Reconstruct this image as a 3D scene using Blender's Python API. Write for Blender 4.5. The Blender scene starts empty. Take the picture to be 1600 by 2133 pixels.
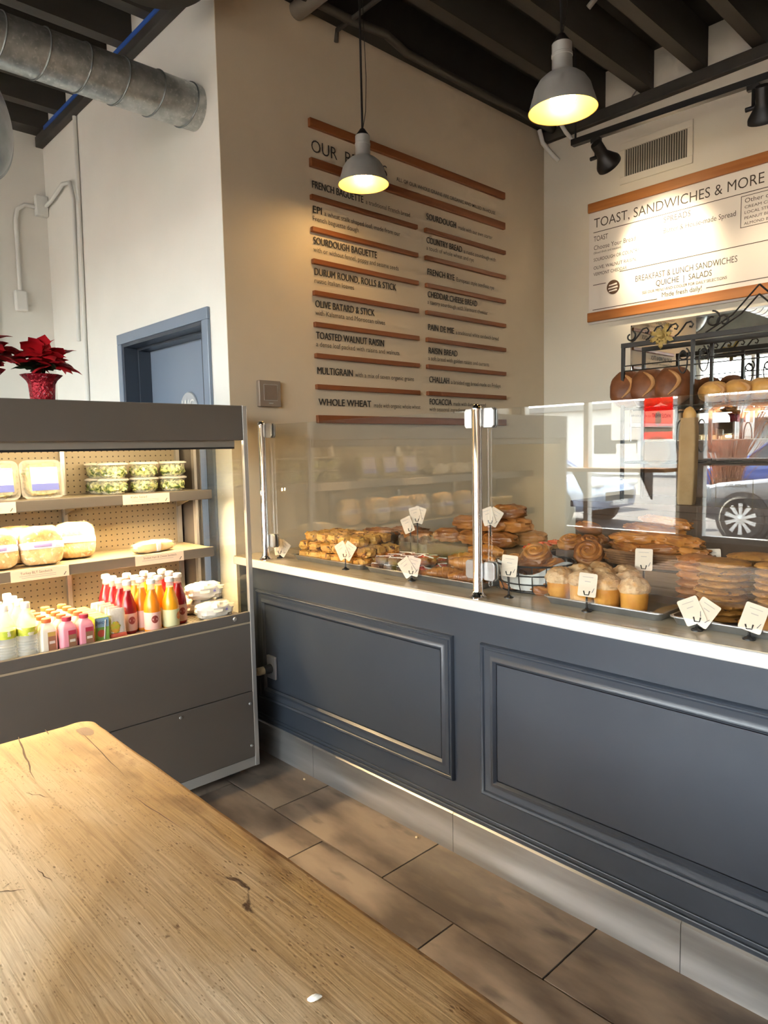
import bpy, math, random
from mathutils import Vector, Matrix, noise
random.seed(7)
R = math.radians
SC = bpy.context.scene
COL = SC.collection

# ------------------------------------------------------------------ camera
YAW, PITCH, ROLL, FPX, CAMZ = R(46.7608), R(5.1255), R(-1.16826), 1452.61, 1.45
def _cam():
    F = Vector((-math.sin(YAW), math.cos(YAW), 0)); Rt = Vector((math.cos(YAW), math.sin(YAW), 0)); U = Vector((0, 0, 1))
    f = F*math.cos(PITCH) - U*math.sin(PITCH); u = U*math.cos(PITCH) + F*math.sin(PITCH)
    r = Rt*math.cos(ROLL) + u*math.sin(ROLL); u2 = u*math.cos(ROLL) - Rt*math.sin(ROLL)
    cd = bpy.data.cameras.new('camera'); cd.sensor_fit = 'HORIZONTAL'; cd.sensor_width = 36
    cd.lens = 36*FPX/1600; cd.clip_start = .05; cd.clip_end = 300
    c = bpy.data.objects.new('camera', cd); COL.objects.link(c)
    m = Matrix((r, u2, -f)).transposed().to_4x4(); m.translation = (0, 0, CAMZ); c.matrix_world = m
    SC.camera = c
_cam()
# ------------------------------------------------------------------ world, sun, exposure
SC.view_settings.view_transform = 'Standard'; SC.view_settings.look = 'None'
SC.view_settings.gamma = 1; SC.view_settings.use_curve_mapping = False
SC.view_settings.exposure = 1.22
SKY_STRENGTH, SUN_STRENGTH = 3.0, 110.0
w = bpy.data.worlds.new('sky'); SC.world = w; w.use_nodes = True
nt = w.node_tree; bg = nt.nodes['Background']
sky = nt.nodes.new('ShaderNodeTexSky'); sky.sky_type = 'NISHITA'; sky.sun_disc = False
sky.sun_elevation = R(28); sky.sun_rotation = R(256); sky.air_density = 1.0; sky.dust_density = 2.0; sky.ozone_density = 1.0
hs_ = nt.nodes.new('ShaderNodeHueSaturation'); hs_.inputs['Saturation'].default_value = .22
nt.links.new(sky.outputs[0], hs_.inputs['Color']); nt.links.new(hs_.outputs[0], bg.inputs[0]); bg.inputs[1].default_value = SKY_STRENGTH
sd = bpy.data.lights.new('sun', 'SUN'); sd.energy = SUN_STRENGTH; sd.angle = R(.6); sd.color = (1, .86, .68)
so = bpy.data.objects.new('sun', sd); COL.objects.link(so)
so.rotation_euler = Vector((.88, .22, -.40)).to_track_quat('-Z', 'Y').to_euler()
cy = SC.cycles
cy.use_denoising = True; cy.use_adaptive_sampling = True; cy.adaptive_threshold = .08; cy.adaptive_min_samples = 16; cy.max_bounces = 8; cy.diffuse_bounces = 3; cy.glossy_bounces = 4; cy.transmission_bounces = 6
cy.transparent_max_bounces = 14; cy.sample_clamp_indirect = 6; cy.caustics_reflective = False; cy.caustics_refractive = False

# ------------------------------------------------------------------ materials
MT = {}
def _new(name):
    m = bpy.data.materials.new(name); m.use_nodes = True
    MT[name] = m; return m, m.node_tree, m.node_tree.nodes['Principled BSDF']
def mat(name, c, rough=.5, metal=0, spec=.5, trans=0, emit=None, es=0, coat=0, sss=0):
    if name in MT: return MT[name]
    m, t, b = _new(name)
    b.inputs['Base Color'].default_value = (*c, 1); b.inputs['Roughness'].default_value = rough
    b.inputs['Metallic'].default_value = metal; b.inputs['Specular IOR Level'].default_value = spec
    b.inputs['Transmission Weight'].default_value = trans; b.inputs['Coat Weight'].default_value = coat
    if sss: b.inputs['Subsurface Weight'].default_value = sss; b.inputs['Subsurface Radius'].default_value = (.01, .005, .003)
    if emit: b.inputs['Emission Color'].default_value = (*emit, 1); b.inputs['Emission Strength'].default_value = es
    return m
def nmat(name, c1, c2, scale=8, rough=.5, metal=0, stretch=(1, 1, 1), lo=.35, hi=.65, bump=0, bscale=None, detail=6, c3=None, s3=40, lo3=.6, hi3=.7, rnd=0, spec=.5, rvar=0, vor3=False):
    """two-colour noise material with an optional third speckle colour, bump and per-object variation"""
    if name in MT: return MT[name]
    m, t, b = _new(name); N = t.nodes; L = t.links
    tc = N.new('ShaderNodeTexCoord'); mp = N.new('ShaderNodeMapping'); mp.inputs['Scale'].default_value = stretch
    L.new(tc.outputs['Object'], mp.inputs[0])
    vec = mp.outputs[0]
    if rnd:
        oi = N.new('ShaderNodeObjectInfo'); sc = N.new('ShaderNodeVectorMath'); sc.operation = 'SCALE'
        cb = N.new('ShaderNodeCombineXYZ')
        for k in range(3): L.new(oi.outputs['Random'], cb.inputs[k])
        L.new(cb.outputs[0], sc.inputs[0]); sc.inputs['Scale'].default_value = rnd
        ad = N.new('ShaderNodeVectorMath'); L.new(vec, ad.inputs[0]); L.new(sc.outputs[0], ad.inputs[1]); vec = ad.outputs[0]
    nz = N.new('ShaderNodeTexNoise'); nz.inputs['Scale'].default_value = scale; nz.inputs['Detail'].default_value = detail
    L.new(vec, nz.inputs['Vector'])
    rp = N.new('ShaderNodeMapRange'); rp.inputs['From Min'].default_value = lo; rp.inputs['From Max'].default_value = hi
    L.new(nz.outputs['Fac'], rp.inputs[0])
    mx = N.new('ShaderNodeMix'); mx.data_type = 'RGBA'
    mx.inputs['A'].default_value = (*c1, 1); mx.inputs['B'].default_value = (*c2, 1)
    L.new(rp.outputs[0], mx.inputs['Factor']); out = mx.outputs['Result']
    if c3:
        if vor3:
            n3 = N.new('ShaderNodeTexVoronoi'); n3.inputs['Scale'].default_value = s3; f3 = n3.outputs['Distance']
        else:
            n3 = N.new('ShaderNodeTexNoise'); n3.inputs['Scale'].default_value = s3; n3.inputs['Detail'].default_value = 3; f3 = n3.outputs['Fac']
        L.new(vec, n3.inputs['Vector'])
        r3 = N.new('ShaderNodeMapRange'); r3.inputs['From Min'].default_value = lo3; r3.inputs['From Max'].default_value = hi3
        L.new(f3, r3.inputs[0])
        m3 = N.new('ShaderNodeMix'); m3.data_type = 'RGBA'; L.new(out, m3.inputs['A']); m3.inputs['B'].default_value = (*c3, 1)
        L.new(r3.outputs[0], m3.inputs['Factor']); out = m3.outputs['Result']
    L.new(out, b.inputs['Base Color'])
    b.inputs['Roughness'].default_value = rough; b.inputs['Metallic'].default_value = metal; b.inputs['Specular IOR Level'].default_value = spec
    if rvar:
        rr = N.new('ShaderNodeMapRange'); rr.inputs['To Min'].default_value = rough; rr.inputs['To Max'].default_value = rough + rvar
        L.new(rp.outputs[0], rr.inputs[0]); L.new(rr.outputs[0], b.inputs['Roughness'])
    if bump:
        nb = N.new('ShaderNodeTexNoise'); nb.inputs['Scale'].default_value = bscale or scale*3; nb.inputs['Detail'].default_value = 4
        L.new(vec, nb.inputs['Vector'])
        bp = N.new('ShaderNodeBump'); bp.inputs['Strength'].default_value = bump; bp.inputs['Distance'].default_value = .01
        L.new(nb.outputs['Fac'], bp.inputs['Height']); L.new(bp.outputs[0], b.inputs['Normal'])
    return m
def thin_glass(name, tint=(1, 1, 1), f0=.045, rough=0.0, gain=1.0):
    """thin sheet: straight-through transmission plus a Schlick mirror term"""
    if name in MT: return MT[name]
    m, t, b = _new(name); N = t.nodes; L = t.links; N.remove(b)
    g = N.new('ShaderNodeNewGeometry'); d = N.new('ShaderNodeVectorMath'); d.operation = 'DOT_PRODUCT'
    L.new(g.outputs['Incoming'], d.inputs[0]); L.new(g.outputs['Normal'], d.inputs[1])
    def mth(op, a, bv):
        n = N.new('ShaderNodeMath'); n.operation = op; n.use_clamp = op != 'ABSOLUTE'
        for i, v in enumerate((a, bv)):
            if v is None: continue
            if isinstance(v, (int, float)): n.inputs[i].default_value = v
            else: L.new(v, n.inputs[i])
        return n.outputs[0]
    c = mth('ABSOLUTE', d.outputs['Value'], None); k = mth('SUBTRACT', 1.0, c); p = mth('POWER', k, 5.0)
    s = mth('MULTIPLY', p, 1 - f0); fz = mth('ADD', s, f0); fz = mth('MULTIPLY', fz, gain)
    tr = N.new('ShaderNodeBsdfTransparent'); tr.inputs[0].default_value = (*tint, 1)
    gl = N.new('ShaderNodeBsdfGlossy'); gl.inputs['Roughness'].default_value = rough
    mx = N.new('ShaderNodeMixShader'); L.new(fz, mx.inputs[0]); L.new(tr.outputs[0], mx.inputs[1]); L.new(gl.outputs[0], mx.inputs[2])
    L.new(mx.outputs[0], N['Material Output'].inputs[0]); return m
def film(name, c, alpha=.5, rough=.25):
    """clear plastic film: partly see-through, partly glossy coloured"""
    if name in MT: return MT[name]
    m, t, b = _new(name); N = t.nodes; L = t.links
    b.inputs['Base Color'].default_value = (*c, 1); b.inputs['Roughness'].default_value = rough
    tr = N.new('ShaderNodeBsdfTransparent'); mx = N.new('ShaderNodeMixShader'); mx.inputs[0].default_value = alpha
    L.new(tr.outputs[0], mx.inputs[1]); L.new(b.outputs[0], mx.inputs[2]); L.new(mx.outputs[0], N['Material Output'].inputs[0]); return m
def paper_lit(name, c, tl=.5):
    if name in MT: return MT[name]
    m, t, b = _new(name); N = t.nodes; L = t.links
    b.inputs['Base Color'].default_value = (*c, 1); b.inputs['Roughness'].default_value = .8
    tr = N.new('ShaderNodeBsdfTranslucent'); tr.inputs[0].default_value = (*c, 1)
    mx = N.new('ShaderNodeMixShader'); mx.inputs[0].default_value = tl
    L.new(b.outputs[0], mx.inputs[1]); L.new(tr.outputs[0], mx.inputs[2]); L.new(mx.outputs[0], N['Material Output'].inputs[0]); return m

# ------------------------------------------------------------------ mesh builder
class MB:
    def __init__(s): s.v = []; s.f = []; s.xf = None
    def add(s, vs, fs):
        o = len(s.v)
        s.v += [tuple(s.xf @ Vector(p)) for p in vs] if s.xf else [tuple(p) for p in vs]
        s.f += [tuple(i+o for i in f) for f in fs]; return s
    def box(s, x0, x1, y0, y1, z0, z1):
        vs = [(x, y, z) for z in (z0, z1) for y in (y0, y1) for x in (x0, x1)]
        return s.add(vs, [(0, 2, 3, 1), (4, 5, 7, 6), (0, 1, 5, 4), (2, 6, 7, 3), (0, 4, 6, 2), (1, 3, 7, 5)])
    def prism(s, poly, a, b, ax='z'):
        """polygon (counter-clockwise) pushed from a to b along an axis"""
        def P(p, t): return {'z': (p[0], p[1], t), 'y': (p[0], t, p[1]), 'x': (t, p[0], p[1])}[ax]
        n = len(poly); vs = [P(p, a) for p in poly] + [P(p, b) for p in poly]
        fs = [tuple(range(n-1, -1, -1)), tuple(range(n, 2*n))] + [(i, (i+1) % n, n+(i+1) % n, n+i) for i in range(n)]
        return s.add(vs, fs)
    def tube(s, pts, r, n=8, closed=False, caps=True):
        pts = [Vector(p) for p in pts]; m = len(pts); rs = r if isinstance(r, (list, tuple)) else [r]*m
        vs = []; up = None
        for i, p in enumerate(pts):
            a = pts[(i-1) % m] if (closed or i) else p; b = pts[(i+1) % m] if (closed or i < m-1) else p
            t = (b-a)
            t = t.normalized() if t.length > 1e-9 else Vector((0, 0, 1))
            if up is None: up = t.orthogonal().normalized()
            up = (up - t*up.dot(t))
            up = up.normalized() if up.length > 1e-6 else t.orthogonal().normalized()
            q = t.cross(up)
            for k in range(n):
                an = 2*math.pi*k/n; vs.append(p + (up*math.cos(an) + q*math.sin(an))*rs[i])
        fs = []
        for i in range(m if closed else m-1):
            j = (i+1) % m
            for k in range(n):
                k2 = (k+1) % n; fs.append((i*n+k, i*n+k2, j*n+k2, j*n+k))
        if caps and not closed: fs += [tuple(range(n-1, -1, -1)), tuple(range((m-1)*n, m*n))]
        return s.add(vs, fs)
    def lathe(s, prof, n=24, c=(0, 0, 0), rib=0, nrib=0, caps=True):
        vs = []; fs = []; m = len(prof)
        for r, z in prof:
            for k in range(n):
                a = 2*math.pi*k/n; q = r*(1 + rib*math.cos(nrib*a)); vs.append((c[0]+q*math.cos(a), c[1]+q*math.sin(a), c[2]+z))
        for i in range(m-1):
            for k in range(n):
                k2 = (k+1) % n; fs.append((i*n+k, i*n+k2, (i+1)*n+k2, (i+1)*n+k))
        if caps and prof[0][0] > 1e-5: fs.append(tuple(range(n-1, -1, -1)))
        if caps and prof[-1][0] > 1e-5: fs.append(tuple(range((m-1)*n, m*n)))
        return s.add(vs, fs)
    def blob(s, c, sz, amp=.08, fr=3, seed=0, e=1.0, nu=20, nv=12, flat=None, e2=None):
        """lumpy super-ellipsoid; flat clips the base at that fraction of the half height"""
        e2 = e if e2 is None else e2
        def sp(x, p): return math.copysign(abs(x)**p, x)
        vs = []; fs = []; off = Vector((seed*3.7, seed*1.3, seed*2.1))
        for j in range(nv+1):
            ph = -math.pi/2 + math.pi*j/nv
            for i in range(nu):
                th = 2*math.pi*i/nu
                p = Vector((sp(math.cos(ph), e2)*sp(math.cos(th), e), sp(math.cos(ph), e2)*sp(math.sin(th), e), sp(math.sin(ph), e2)))
                d = 1 + amp*noise.noise(p*fr + off) + .5*amp*noise.noise(p*fr*2.3 + off)
                q = p*d
                if flat is not None: q.z = max(q.z, -flat)
                vs.append((c[0]+q.x*sz[0], c[1]+q.y*sz[1], c[2]+q.z*sz[2]))
        for j in range(nv):
            for i in range(nu):
                i2 = (i+1) % nu; fs.append((j*nu+i, j*nu+i2, (j+1)*nu+i2, (j+1)*nu+i))
        return s.add(vs, fs)
    def mesh(s, name, m=None, smooth=False, ang=38):
        me = bpy.data.meshes.new(name); me.from_pydata(s.v, [], s.f); me.validate()
        if smooth:
            me.polygons.foreach_set('use_smooth', [True]*len(me.polygons))
            me.set_sharp_from_angle(angle=R(ang))
        if m: me.materials.append(m)
        me.update(); return me
    def build(s, name, m, parent=None, smooth=False, bevel=0, seg=2, world=True, ang=38):
        return put(name, s.mesh(name, m, smooth, ang), parent, bevel, seg, world)
def put(name, me, parent=None, bevel=0, seg=2, world=True):
    o = bpy.data.objects.new(name, me); COL.objects.link(o)
    if parent is not None:
        o.parent = parent
        if world and parent.parent is None: o.location = -Vector(parent.location)
    if bevel:
        b = o.modifiers.new('bevel', 'BEVEL'); b.width = bevel; b.segments = seg; b.limit_method = 'ANGLE'; b.angle_limit = R(40)
    return o
def tag(o, label, cat, group=None):
    o['label'] = label; o['category'] = cat
    if group: o['group'] = group
    return o
def thing(name, label, cat, loc=(0, 0, 0), rz=0, group=None):
    o = bpy.data.objects.new(name, None); COL.objects.link(o); o.location = loc; o.rotation_euler = (0, 0, rz)
    o.empty_display_size = .05
    return tag(o, label, cat, group)
def struct(o): o['kind'] = 'structure'; return o
def dup(root, loc=None, rot=None, label=None, scale=None):
    def rec(o, par):
        c = o.copy(); COL.objects.link(c); c.parent = par
        for ch in o.children: rec(ch, c)
        return c
    r = rec(root, None)
    if loc is not None: r.location = loc
    if rot is not None: r.rotation_euler = rot
    if scale is not None: r.scale = scale if isinstance(scale, (tuple, list)) else (scale,)*3
    if label: r['label'] = label
    return r
def place(root, first, loc, rot, label, scale=None):
    """use the prototype itself the first time and copies afterwards"""
    if first:
        root.location = loc; root.rotation_euler = rot; root['label'] = label
        if scale is not None: root.scale = scale if isinstance(scale, (tuple, list)) else (scale,)*3
        return root
    return dup(root, loc, rot, label, scale)
def text(txt, name, m, parent, org, right, up, cap, width=None, depth=.002, off=0, align='LEFT', spacing=1.0, bold=0):
    """flat lettering: cap height in metres, baseline start at org, fitted to width when given"""
    cu = bpy.data.curves.new(name, 'FONT'); cu.body = txt; cu.size = 1; cu.extrude = 0; cu.offset = off; cu.align_x = align
    cu.space_character = spacing; cu.resolution_u = 3
    ob = bpy.data.objects.new(name, cu); me0 = ob.to_mesh()
    vs = [Vector(v.co) for v in me0.vertices]; fs = [tuple(p.vertices) for p in me0.polygons]
    ob.to_mesh_clear(); bpy.data.objects.remove(ob); bpy.data.curves.remove(cu)
    if not vs: return None
    k = cap/.7; kx = k
    if width:
        x0 = min(v.x for v in vs); x1 = max(v.x for v in vs); kx = width/(x1-x0)
    right = Vector(right).normalized(); up = Vector(up).normalized(); out = right.cross(up); org = Vector(org)
    b = MB(); b.add([org + right*(v.x*kx) + up*(v.y*k) + out*depth for v in vs], fs)
    if bold: b.add([org + right*(v.x*kx+bold) + up*(v.y*k+bold*.4) + out*(depth+.0003) for v in vs], fs)
    return b.build(name, m, parent)
# ------------------------------------------------------------------ shared materials
XB, YD, YT, YF, XL, XR, ZD = -2.985, 1.80, 4.46, -3.6, -5.35, 3.0, 3.92
white = nmat('white_wall_paint', (.83, .81, .75), (.86, .84, .78), 3, .7, bump=.03, bscale=60)
tan = nmat('tan_wall_paint', (.60, .515, .39), (.63, .54, .41), 3, .7, bump=.04, bscale=70)
cream = nmat('cream_wall_paint', (.74, .685, .58), (.77, .71, .60), 3, .7, bump=.03, bscale=60)
black_wood = nmat('black_painted_wood', (.012, .011, .010), (.022, .020, .018), 4, .6, stretch=(1, .1, 1), bump=.1)
joist_mat = nmat('dark_painted_joist', (.034, .030, .025), (.056, .050, .041), 5, .65, stretch=(1, .15, 1), bump=.1)
chrome = mat('polished_chrome', (.86, .86, .86), .07, 1)
steel = nmat('brushed_steel', (.30, .29, .28), (.50, .49, .48), 4, .32, .8, stretch=(.25, 1, 2.5), rvar=.16)
alu = nmat('spun_aluminium', (.50, .50, .48), (.62, .62, .60), 9, .42, .55, stretch=(1, 1, .2))
galv = nmat('galvanised_sheet', (.36, .385, .38), (.52, .545, .53), 26, .42, .75, detail=3, c3=(.60, .62, .60), s3=70, lo3=.55, hi3=.7)
blackm = mat('black_powder_coat', (.013, .012, .012), .42)
iron = mat('dark_iron', (.022, .019, .017), .45, .4)
slate = nmat('slate_blue_paint', (.028, .0345, .047), (.032, .039, .052), 4, .34, bump=.02, bscale=90)
fridge_grey = nmat('warm_grey_enamel', (.110, .096, .083), (.117, .102, .088), 5, .42)
wood_sign = nmat('stained_oak_strip', (.17, .048, .013), (.27, .088, .026), 7, .45, stretch=(1, .12, 3), bump=.05)
wood_sign2 = nmat('stained_oak_board', (.33, .11, .022), (.48, .19, .05), 7, .42, stretch=(.15, 1, 3), bump=.05)
ink = mat('black_ink', (.03, .027, .024), .7)
paperw = mat('card_paper', (.74, .60, .47), .75)
glass = thin_glass('clear_sheet_glass', (.975, .985, .975), .065)
winglass = thin_glass('window_glass', (.95, .97, .96), .04)
white_frame = mat('white_window_frame', (.78, .78, .75), .5)

# ------------------------------------------------------------------ floor with tiles
fl = struct(MB().box(XL-.15, XR+.15, YF-.15, YT+.15, -.12, -.006).build('floor', mat('dark_grout', (.045, .038, .032), .9)))
tile_m = nmat('brown_stone_tile', (.085, .061, .045), (.265, .205, .155), 2.6, .36, stretch=(1, 2.6, 1), lo=.36, hi=.64, bump=.08, bscale=14,
              c3=(.07, .052, .042), s3=6, lo3=.58, hi3=.78, rnd=37, rvar=.2)
TL, TW = .6425, .32
tm = MB().box(-TL/2+.003, TL/2-.003, -TW/2+.003, TW/2-.003, -.02, 0).mesh('tile', tile_m)
for r in range(0, 17):
    yc = 1.518 + TW/2 - r*TW; x0 = -2.305 if r % 2 == 0 else -1.982
    for k in range(-5, 9):
        xc = x0 + TL*(k+.5)
        if XL+.1 < xc < XR-.1: put('tile', tm, fl, world=False).location = (xc, yc, 0)
# ------------------------------------------------------------------ walls
DX0, DX1, DZ = -4.17, -3.20, 2.11
wl = struct(MB().box(XL, DX0, YD, YD+.18, 0, ZD).box(DX1, XB-.004, YD, YD+.18, 0, ZD).box(DX0, DX1, YD, YD+.18, DZ, ZD).build('wall_left', white))
struct(MB().box(XB-.15, XB, YD+.18, YT, 0, ZD).box(XB-.004, XB, YD+.0005, YD+.18, 0, ZD).build('wall_back', tan))
struct(MB().box(XB-.15, XR, YT, YT+.15, 0, ZD).build('wall_right', cream))
struct(MB().box(XL-.15, XL, YF-.15, YD+.18, 0, ZD).build('wall_far_left', white))
struct(MB().box(XR, XR+.15, YF-.15, YT+.15, 0, ZD).build('wall_far_right', nmat('low_bounce_brown', (.10, .055, .03), (.16, .09, .05), 4, .6, stretch=(1, 1, .2))))  # unseen wall given a dark brown finish to cut bounced sunlight
# door in the left wall
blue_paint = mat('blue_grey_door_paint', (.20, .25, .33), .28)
d1 = struct(thing('door_1', 'blue grey door deep in its frame behind the cooler', 'door', (-3.685, YD, 0))); del d1['category']
fr = MB()
for (a, b, z0, z1) in ((-4.229, DX0, 0, DZ), (DX1, -3.139, 0, DZ)): fr.box(a, b, YD-.018, YD, z0, z1)
fr.box(-4.229, -3.139, YD-.018, YD, DZ, 2.17)
frm = fr.build('door_frame', blue_paint, d1, bevel=.004)
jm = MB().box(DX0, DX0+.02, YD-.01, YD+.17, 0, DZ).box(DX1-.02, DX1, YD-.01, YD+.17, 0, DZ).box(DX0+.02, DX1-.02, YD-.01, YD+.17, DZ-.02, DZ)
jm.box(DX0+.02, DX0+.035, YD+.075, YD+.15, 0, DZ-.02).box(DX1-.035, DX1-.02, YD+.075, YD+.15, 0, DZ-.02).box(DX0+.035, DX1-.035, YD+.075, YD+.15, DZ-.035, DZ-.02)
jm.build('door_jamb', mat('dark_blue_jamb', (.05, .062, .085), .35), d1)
leaf = MB().box(DX0+.02, DX1-.02, YD+.15, YD+.178, .01, DZ-.02).build('door_leaf', blue_paint, d1)
MB().tube([(-4.09, YD+.14, 1.0), (-4.09, YD+.10, 1.0), (-3.98, YD+.10, 1.0)], .009, 8).build('door_handle', chrome, d1, True)
sg = thing('round_door_sign', 'round white raised-letter sign on the blue grey door', 'sign', (-3.665, YD+.149, 1.70))
c_ = MB(); c_.xf = Matrix.Translation((-3.665, YD+.149, 1.70)) @ Matrix.Rotation(R(90), 4, 'X')
c_.lathe([(.098, 0), (.098, .006), (.094, .010), (0, .010)], 40); c_.build('sign_disc', mat('sign_silver', (.55, .58, .62), .35, .5), sg, True)
text('WC', 'lettering', mat('sign_white', (.85, .85, .83), .5), sg, (-3.735, YD+.139, 1.685), (1, 0, 0), (0, 0, 1), .07, width=.14, depth=.003)

# ------------------------------------------------------------------ ceiling
ce = struct(MB().box(XL-.15, XR+.15, YF-.15, YT+.15, ZD, ZD+.1).build('ceiling', black_wood))
def joist(x, y0, y1, m=joist_mat, wd=.075): MB().box(x-wd/2, x+wd/2, y0, y1, 3.68, ZD).build('joist', m, ce)
x = -2.54
while x < XR-.1: joist(x, YF, YT-.001); x += .334
joist(-2.93, YF, YT-.001, black_wood, .10)
x = -3.21
while x > XL+.04: joist(x, YF, YD-.001); x -= .338
joist(XL+.05, YF, YD-.001)
struct(MB().box(XB, XR, YT-.045, YT, 3.60, 3.675).build('trim_1', joist_mat, bevel=.006))
struct(MB().box(XL, XB, YD-.05, YD, 3.605, 3.675).build('trim_2', joist_mat, bevel=.006))
tag(MB().box(XL+.2, XB-.1, YD-.056, YD-.001, 3.6755, 3.679).box(XL+.2, XB-.1, YD-.0565, YD-.0505, 3.655, 3.679).build('masking_tape', mat('blue_tape', (.02, .09, .42), .6)),
    'strip of blue masking tape along the ledger above the door', 'tape')

# ------------------------------------------------------------------ storefront behind the viewer
COLS = [(XL, -5.22), (-3.2, -3.02), (-1.0, -.84), (1.1, 1.26), (2.88, XR)]
wf = MB().box(XL, XR, YF-.15, YF, 0, .43).box(XL, XR, YF-.15, YF, 2.95, ZD)
for a, b in COLS: wf.box(a, b, YF-.15, YF, .43, 2.95)
struct(wf.build('wall_front', nmat('grey_green_render', (.30, .31, .28), (.36, .37, .33), 5, .6)))
WIN = [(-5.22, -3.2, [-4.32]), (-3.02, -1.0, []), (-.84, 1.1, []), (1.26, 2.88, [])]
for i, (a, b, mul) in enumerate(WIN):
    wn = struct(thing('window_%d' % (i+1), 'tall shopfront window with white frame', 'window', ((a+b)/2, YF-.08, .43))); del wn['category']
    f = MB().box(a, a+.05, YF-.12, YF-.03, .43, 2.95).box(b-.05, b, YF-.12, YF-.03, .43, 2.95).box(a+.05, b-.05, YF-.12, YF-.03, .43, .49).box(a+.05, b-.05, YF-.12, YF-.03, 2.88, 2.95)
    f.build('window_frame', white_frame, wn)
    MB().box(a+.05, b-.05, YF-.11, YF-.04, 2.32, 2.37).build('transom', white_frame, wn)
    for mx_ in mul: MB().box(mx_-.03, mx_+.03, YF-.12, YF-.03, .49, 2.88).build('mullion', white_frame, wn)
    MB().box(a+.05, b-.05, YF-.079, YF-.073, .49, 2.88).build('pane', winglass, wn)
    # daylight sampling portal over the opening
    ld = bpy.data.lights.new('window_portal', 'AREA'); ld.shape = 'RECTANGLE'; ld.size = b-a; ld.size_y = 2.52; ld.cycles.is_portal = True
    lo_ = bpy.data.objects.new('window_portal', ld); COL.objects.link(lo_); lo_.location = ((a+b)/2, YF-.2, 1.69); lo_.rotation_euler = (R(90), 0, 0)
# ------------------------------------------------------------------ bread menu on the tan wall
bm = thing('bread_menu', 'wall-mounted bread menu of wooden slats and dark raised lettering', 'menu board', (XB, 3.15, 1.6))
def slat(y0, y1, zt, h): MB().box(XB, XB+.022, y0, y1, zt-h, zt).build('slat', wood_sign, bm, bevel=.003)
slat(2.322, 3.972, 3.160, .045); slat(2.322, 3.972, 2.963, .045); slat(2.320, 3.975, 1.640, .042)
BZ = [2.779 - .1627*k for k in range(7)]
for z in BZ: slat(2.320, 3.113, z, .026); slat(3.184, 3.976, z, .026)
def bt(s, y, z, cap, w=None, off=0, d=.006, sp=1.0, m=ink, bold=0): text(s, 'lettering', m, bm, (XB, y, z), (0, 1, 0), (0, 0, 1), cap, w, d, off, spacing=sp, bold=bold)
bt('OUR', 2.333, 2.998, .063, .174, -.004); bt('BREADS', 2.560, 2.998, .063, .313, -.004)
bt('ALL OF OUR WHOLE GRAINS ARE ORGANIC AND MILLED IN-HOUSE', 2.955, 2.999, .021, .925, .004)
def line(y, z, head, hw, rest=None, rw=None, second=None, sw=None):
    bt(head, y, z, .037, hw, -.002, bold=.0028)
    if rest: bt(rest, y+hw+.022, z, .0255, rw, -.001)
    if second: bt(second, y, z-.040, .0255, sw, -.001)
Lx, Rx = 2.331, 3.202
line(Lx, 2.816, 'FRENCH BAGUETTE', .356, 'a traditional French bread', .352)
line(Lx, 2.690, 'EPI', .058, 'a wheat stalk shaped loaf, made from our', .565, 'French baguette dough', .318)
line(Lx, 2.532, 'SOURDOUGH BAGUETTE', .452, None, None, 'with or without fennel, poppy and sesame seeds', .628)
line(Lx, 2.373, 'DURUM ROUND, ROLLS & STICK', .600, None, None, 'rustic Italian loaves', .275)
line(Lx, 2.207, 'OLIVE BATARD & STICK', .425, None, None, 'with Kalamata and Moroccan olives', .510)
line(Lx, 2.043, 'TOASTED WALNUT RAISIN', .495, None, None, 'a dense loaf packed with raisins and walnuts', .620)
line(Lx, 1.858, 'MULTIGRAIN', .248, 'with a mix of seven organic grains', .470)
line(Lx+.005, 1.692, 'WHOLE WHEAT', .380, 'made with organic whole wheat', .385)
line(Rx, 2.833, 'SOURDOUGH', .272, 'made with our own starter', .350)
line(Rx-.003, 2.694, 'COUNTRY BREAD', .330, 'a rustic sourdough with', .330, 'a touch of whole wheat and rye', .450)
line(Rx, 2.507, 'FRENCH RYE', .250, 'European style seedless rye', .385)
line(Rx, 2.373, 'CHEDDAR CHEESE BREAD', .475, None, None, 'a savory sourdough with Vermont cheddar', .590)
line(Rx, 2.175, 'PAIN DE MIE', .240, 'a traditional white sandwich bread', .445)
line(Rx, 2.034, 'RAISIN BREAD', .270, None, None, 'a soft bread with golden raisins and currants', .600)
line(Rx+.003, 1.858, 'CHALLAH', .185, 'a braided egg bread made on Fridays', .515)
line(Rx+.003, 1.722, 'FOCACCIA', .205, 'made with durum, topped', .330, 'with seasonal ingredients', .350)

# ------------------------------------------------------------------ toast menu board
tb = thing('toast_menu', 'white toast and sandwich menu board between two orange wooden strips', 'menu board', (-1.8, YT, 2.29))
X0, X1 = -2.608, -.70
MB().box(X0, X1, YT-.018, YT, 2.285, 3.09).build('board', mat('menu_board_white', (.80, .75, .70), .55), tb)
for z0, z1 in ((3.028, 3.09), (2.298, 2.360)): MB().box(X0-.002, X1+.002, YT-.036, YT-.018, z0, z1).build('wood_strip', wood_sign2, tb, bevel=.003)
brown_ink = mat('brown_black_ink', (.06, .045, .035), .7)
def tt(s, x, z, cap, w=None, off=0): text(s, 'lettering', brown_ink, tb, (x, YT-.018, z), (1, 0, 0), (0, 0, 1), cap, w, .0015, off)
def rule(xa, xb_, z, h=.004): MB().box(xa, xb_, YT-.0195, YT-.018, z-h/2, z+h/2).build('rule_line', brown_ink, tb)
tt('TOAST, SANDWICHES & MORE', -2.572, 2.925, .062, 1.075, -.004)
rule(-2.575, -.8, 2.895)
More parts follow.
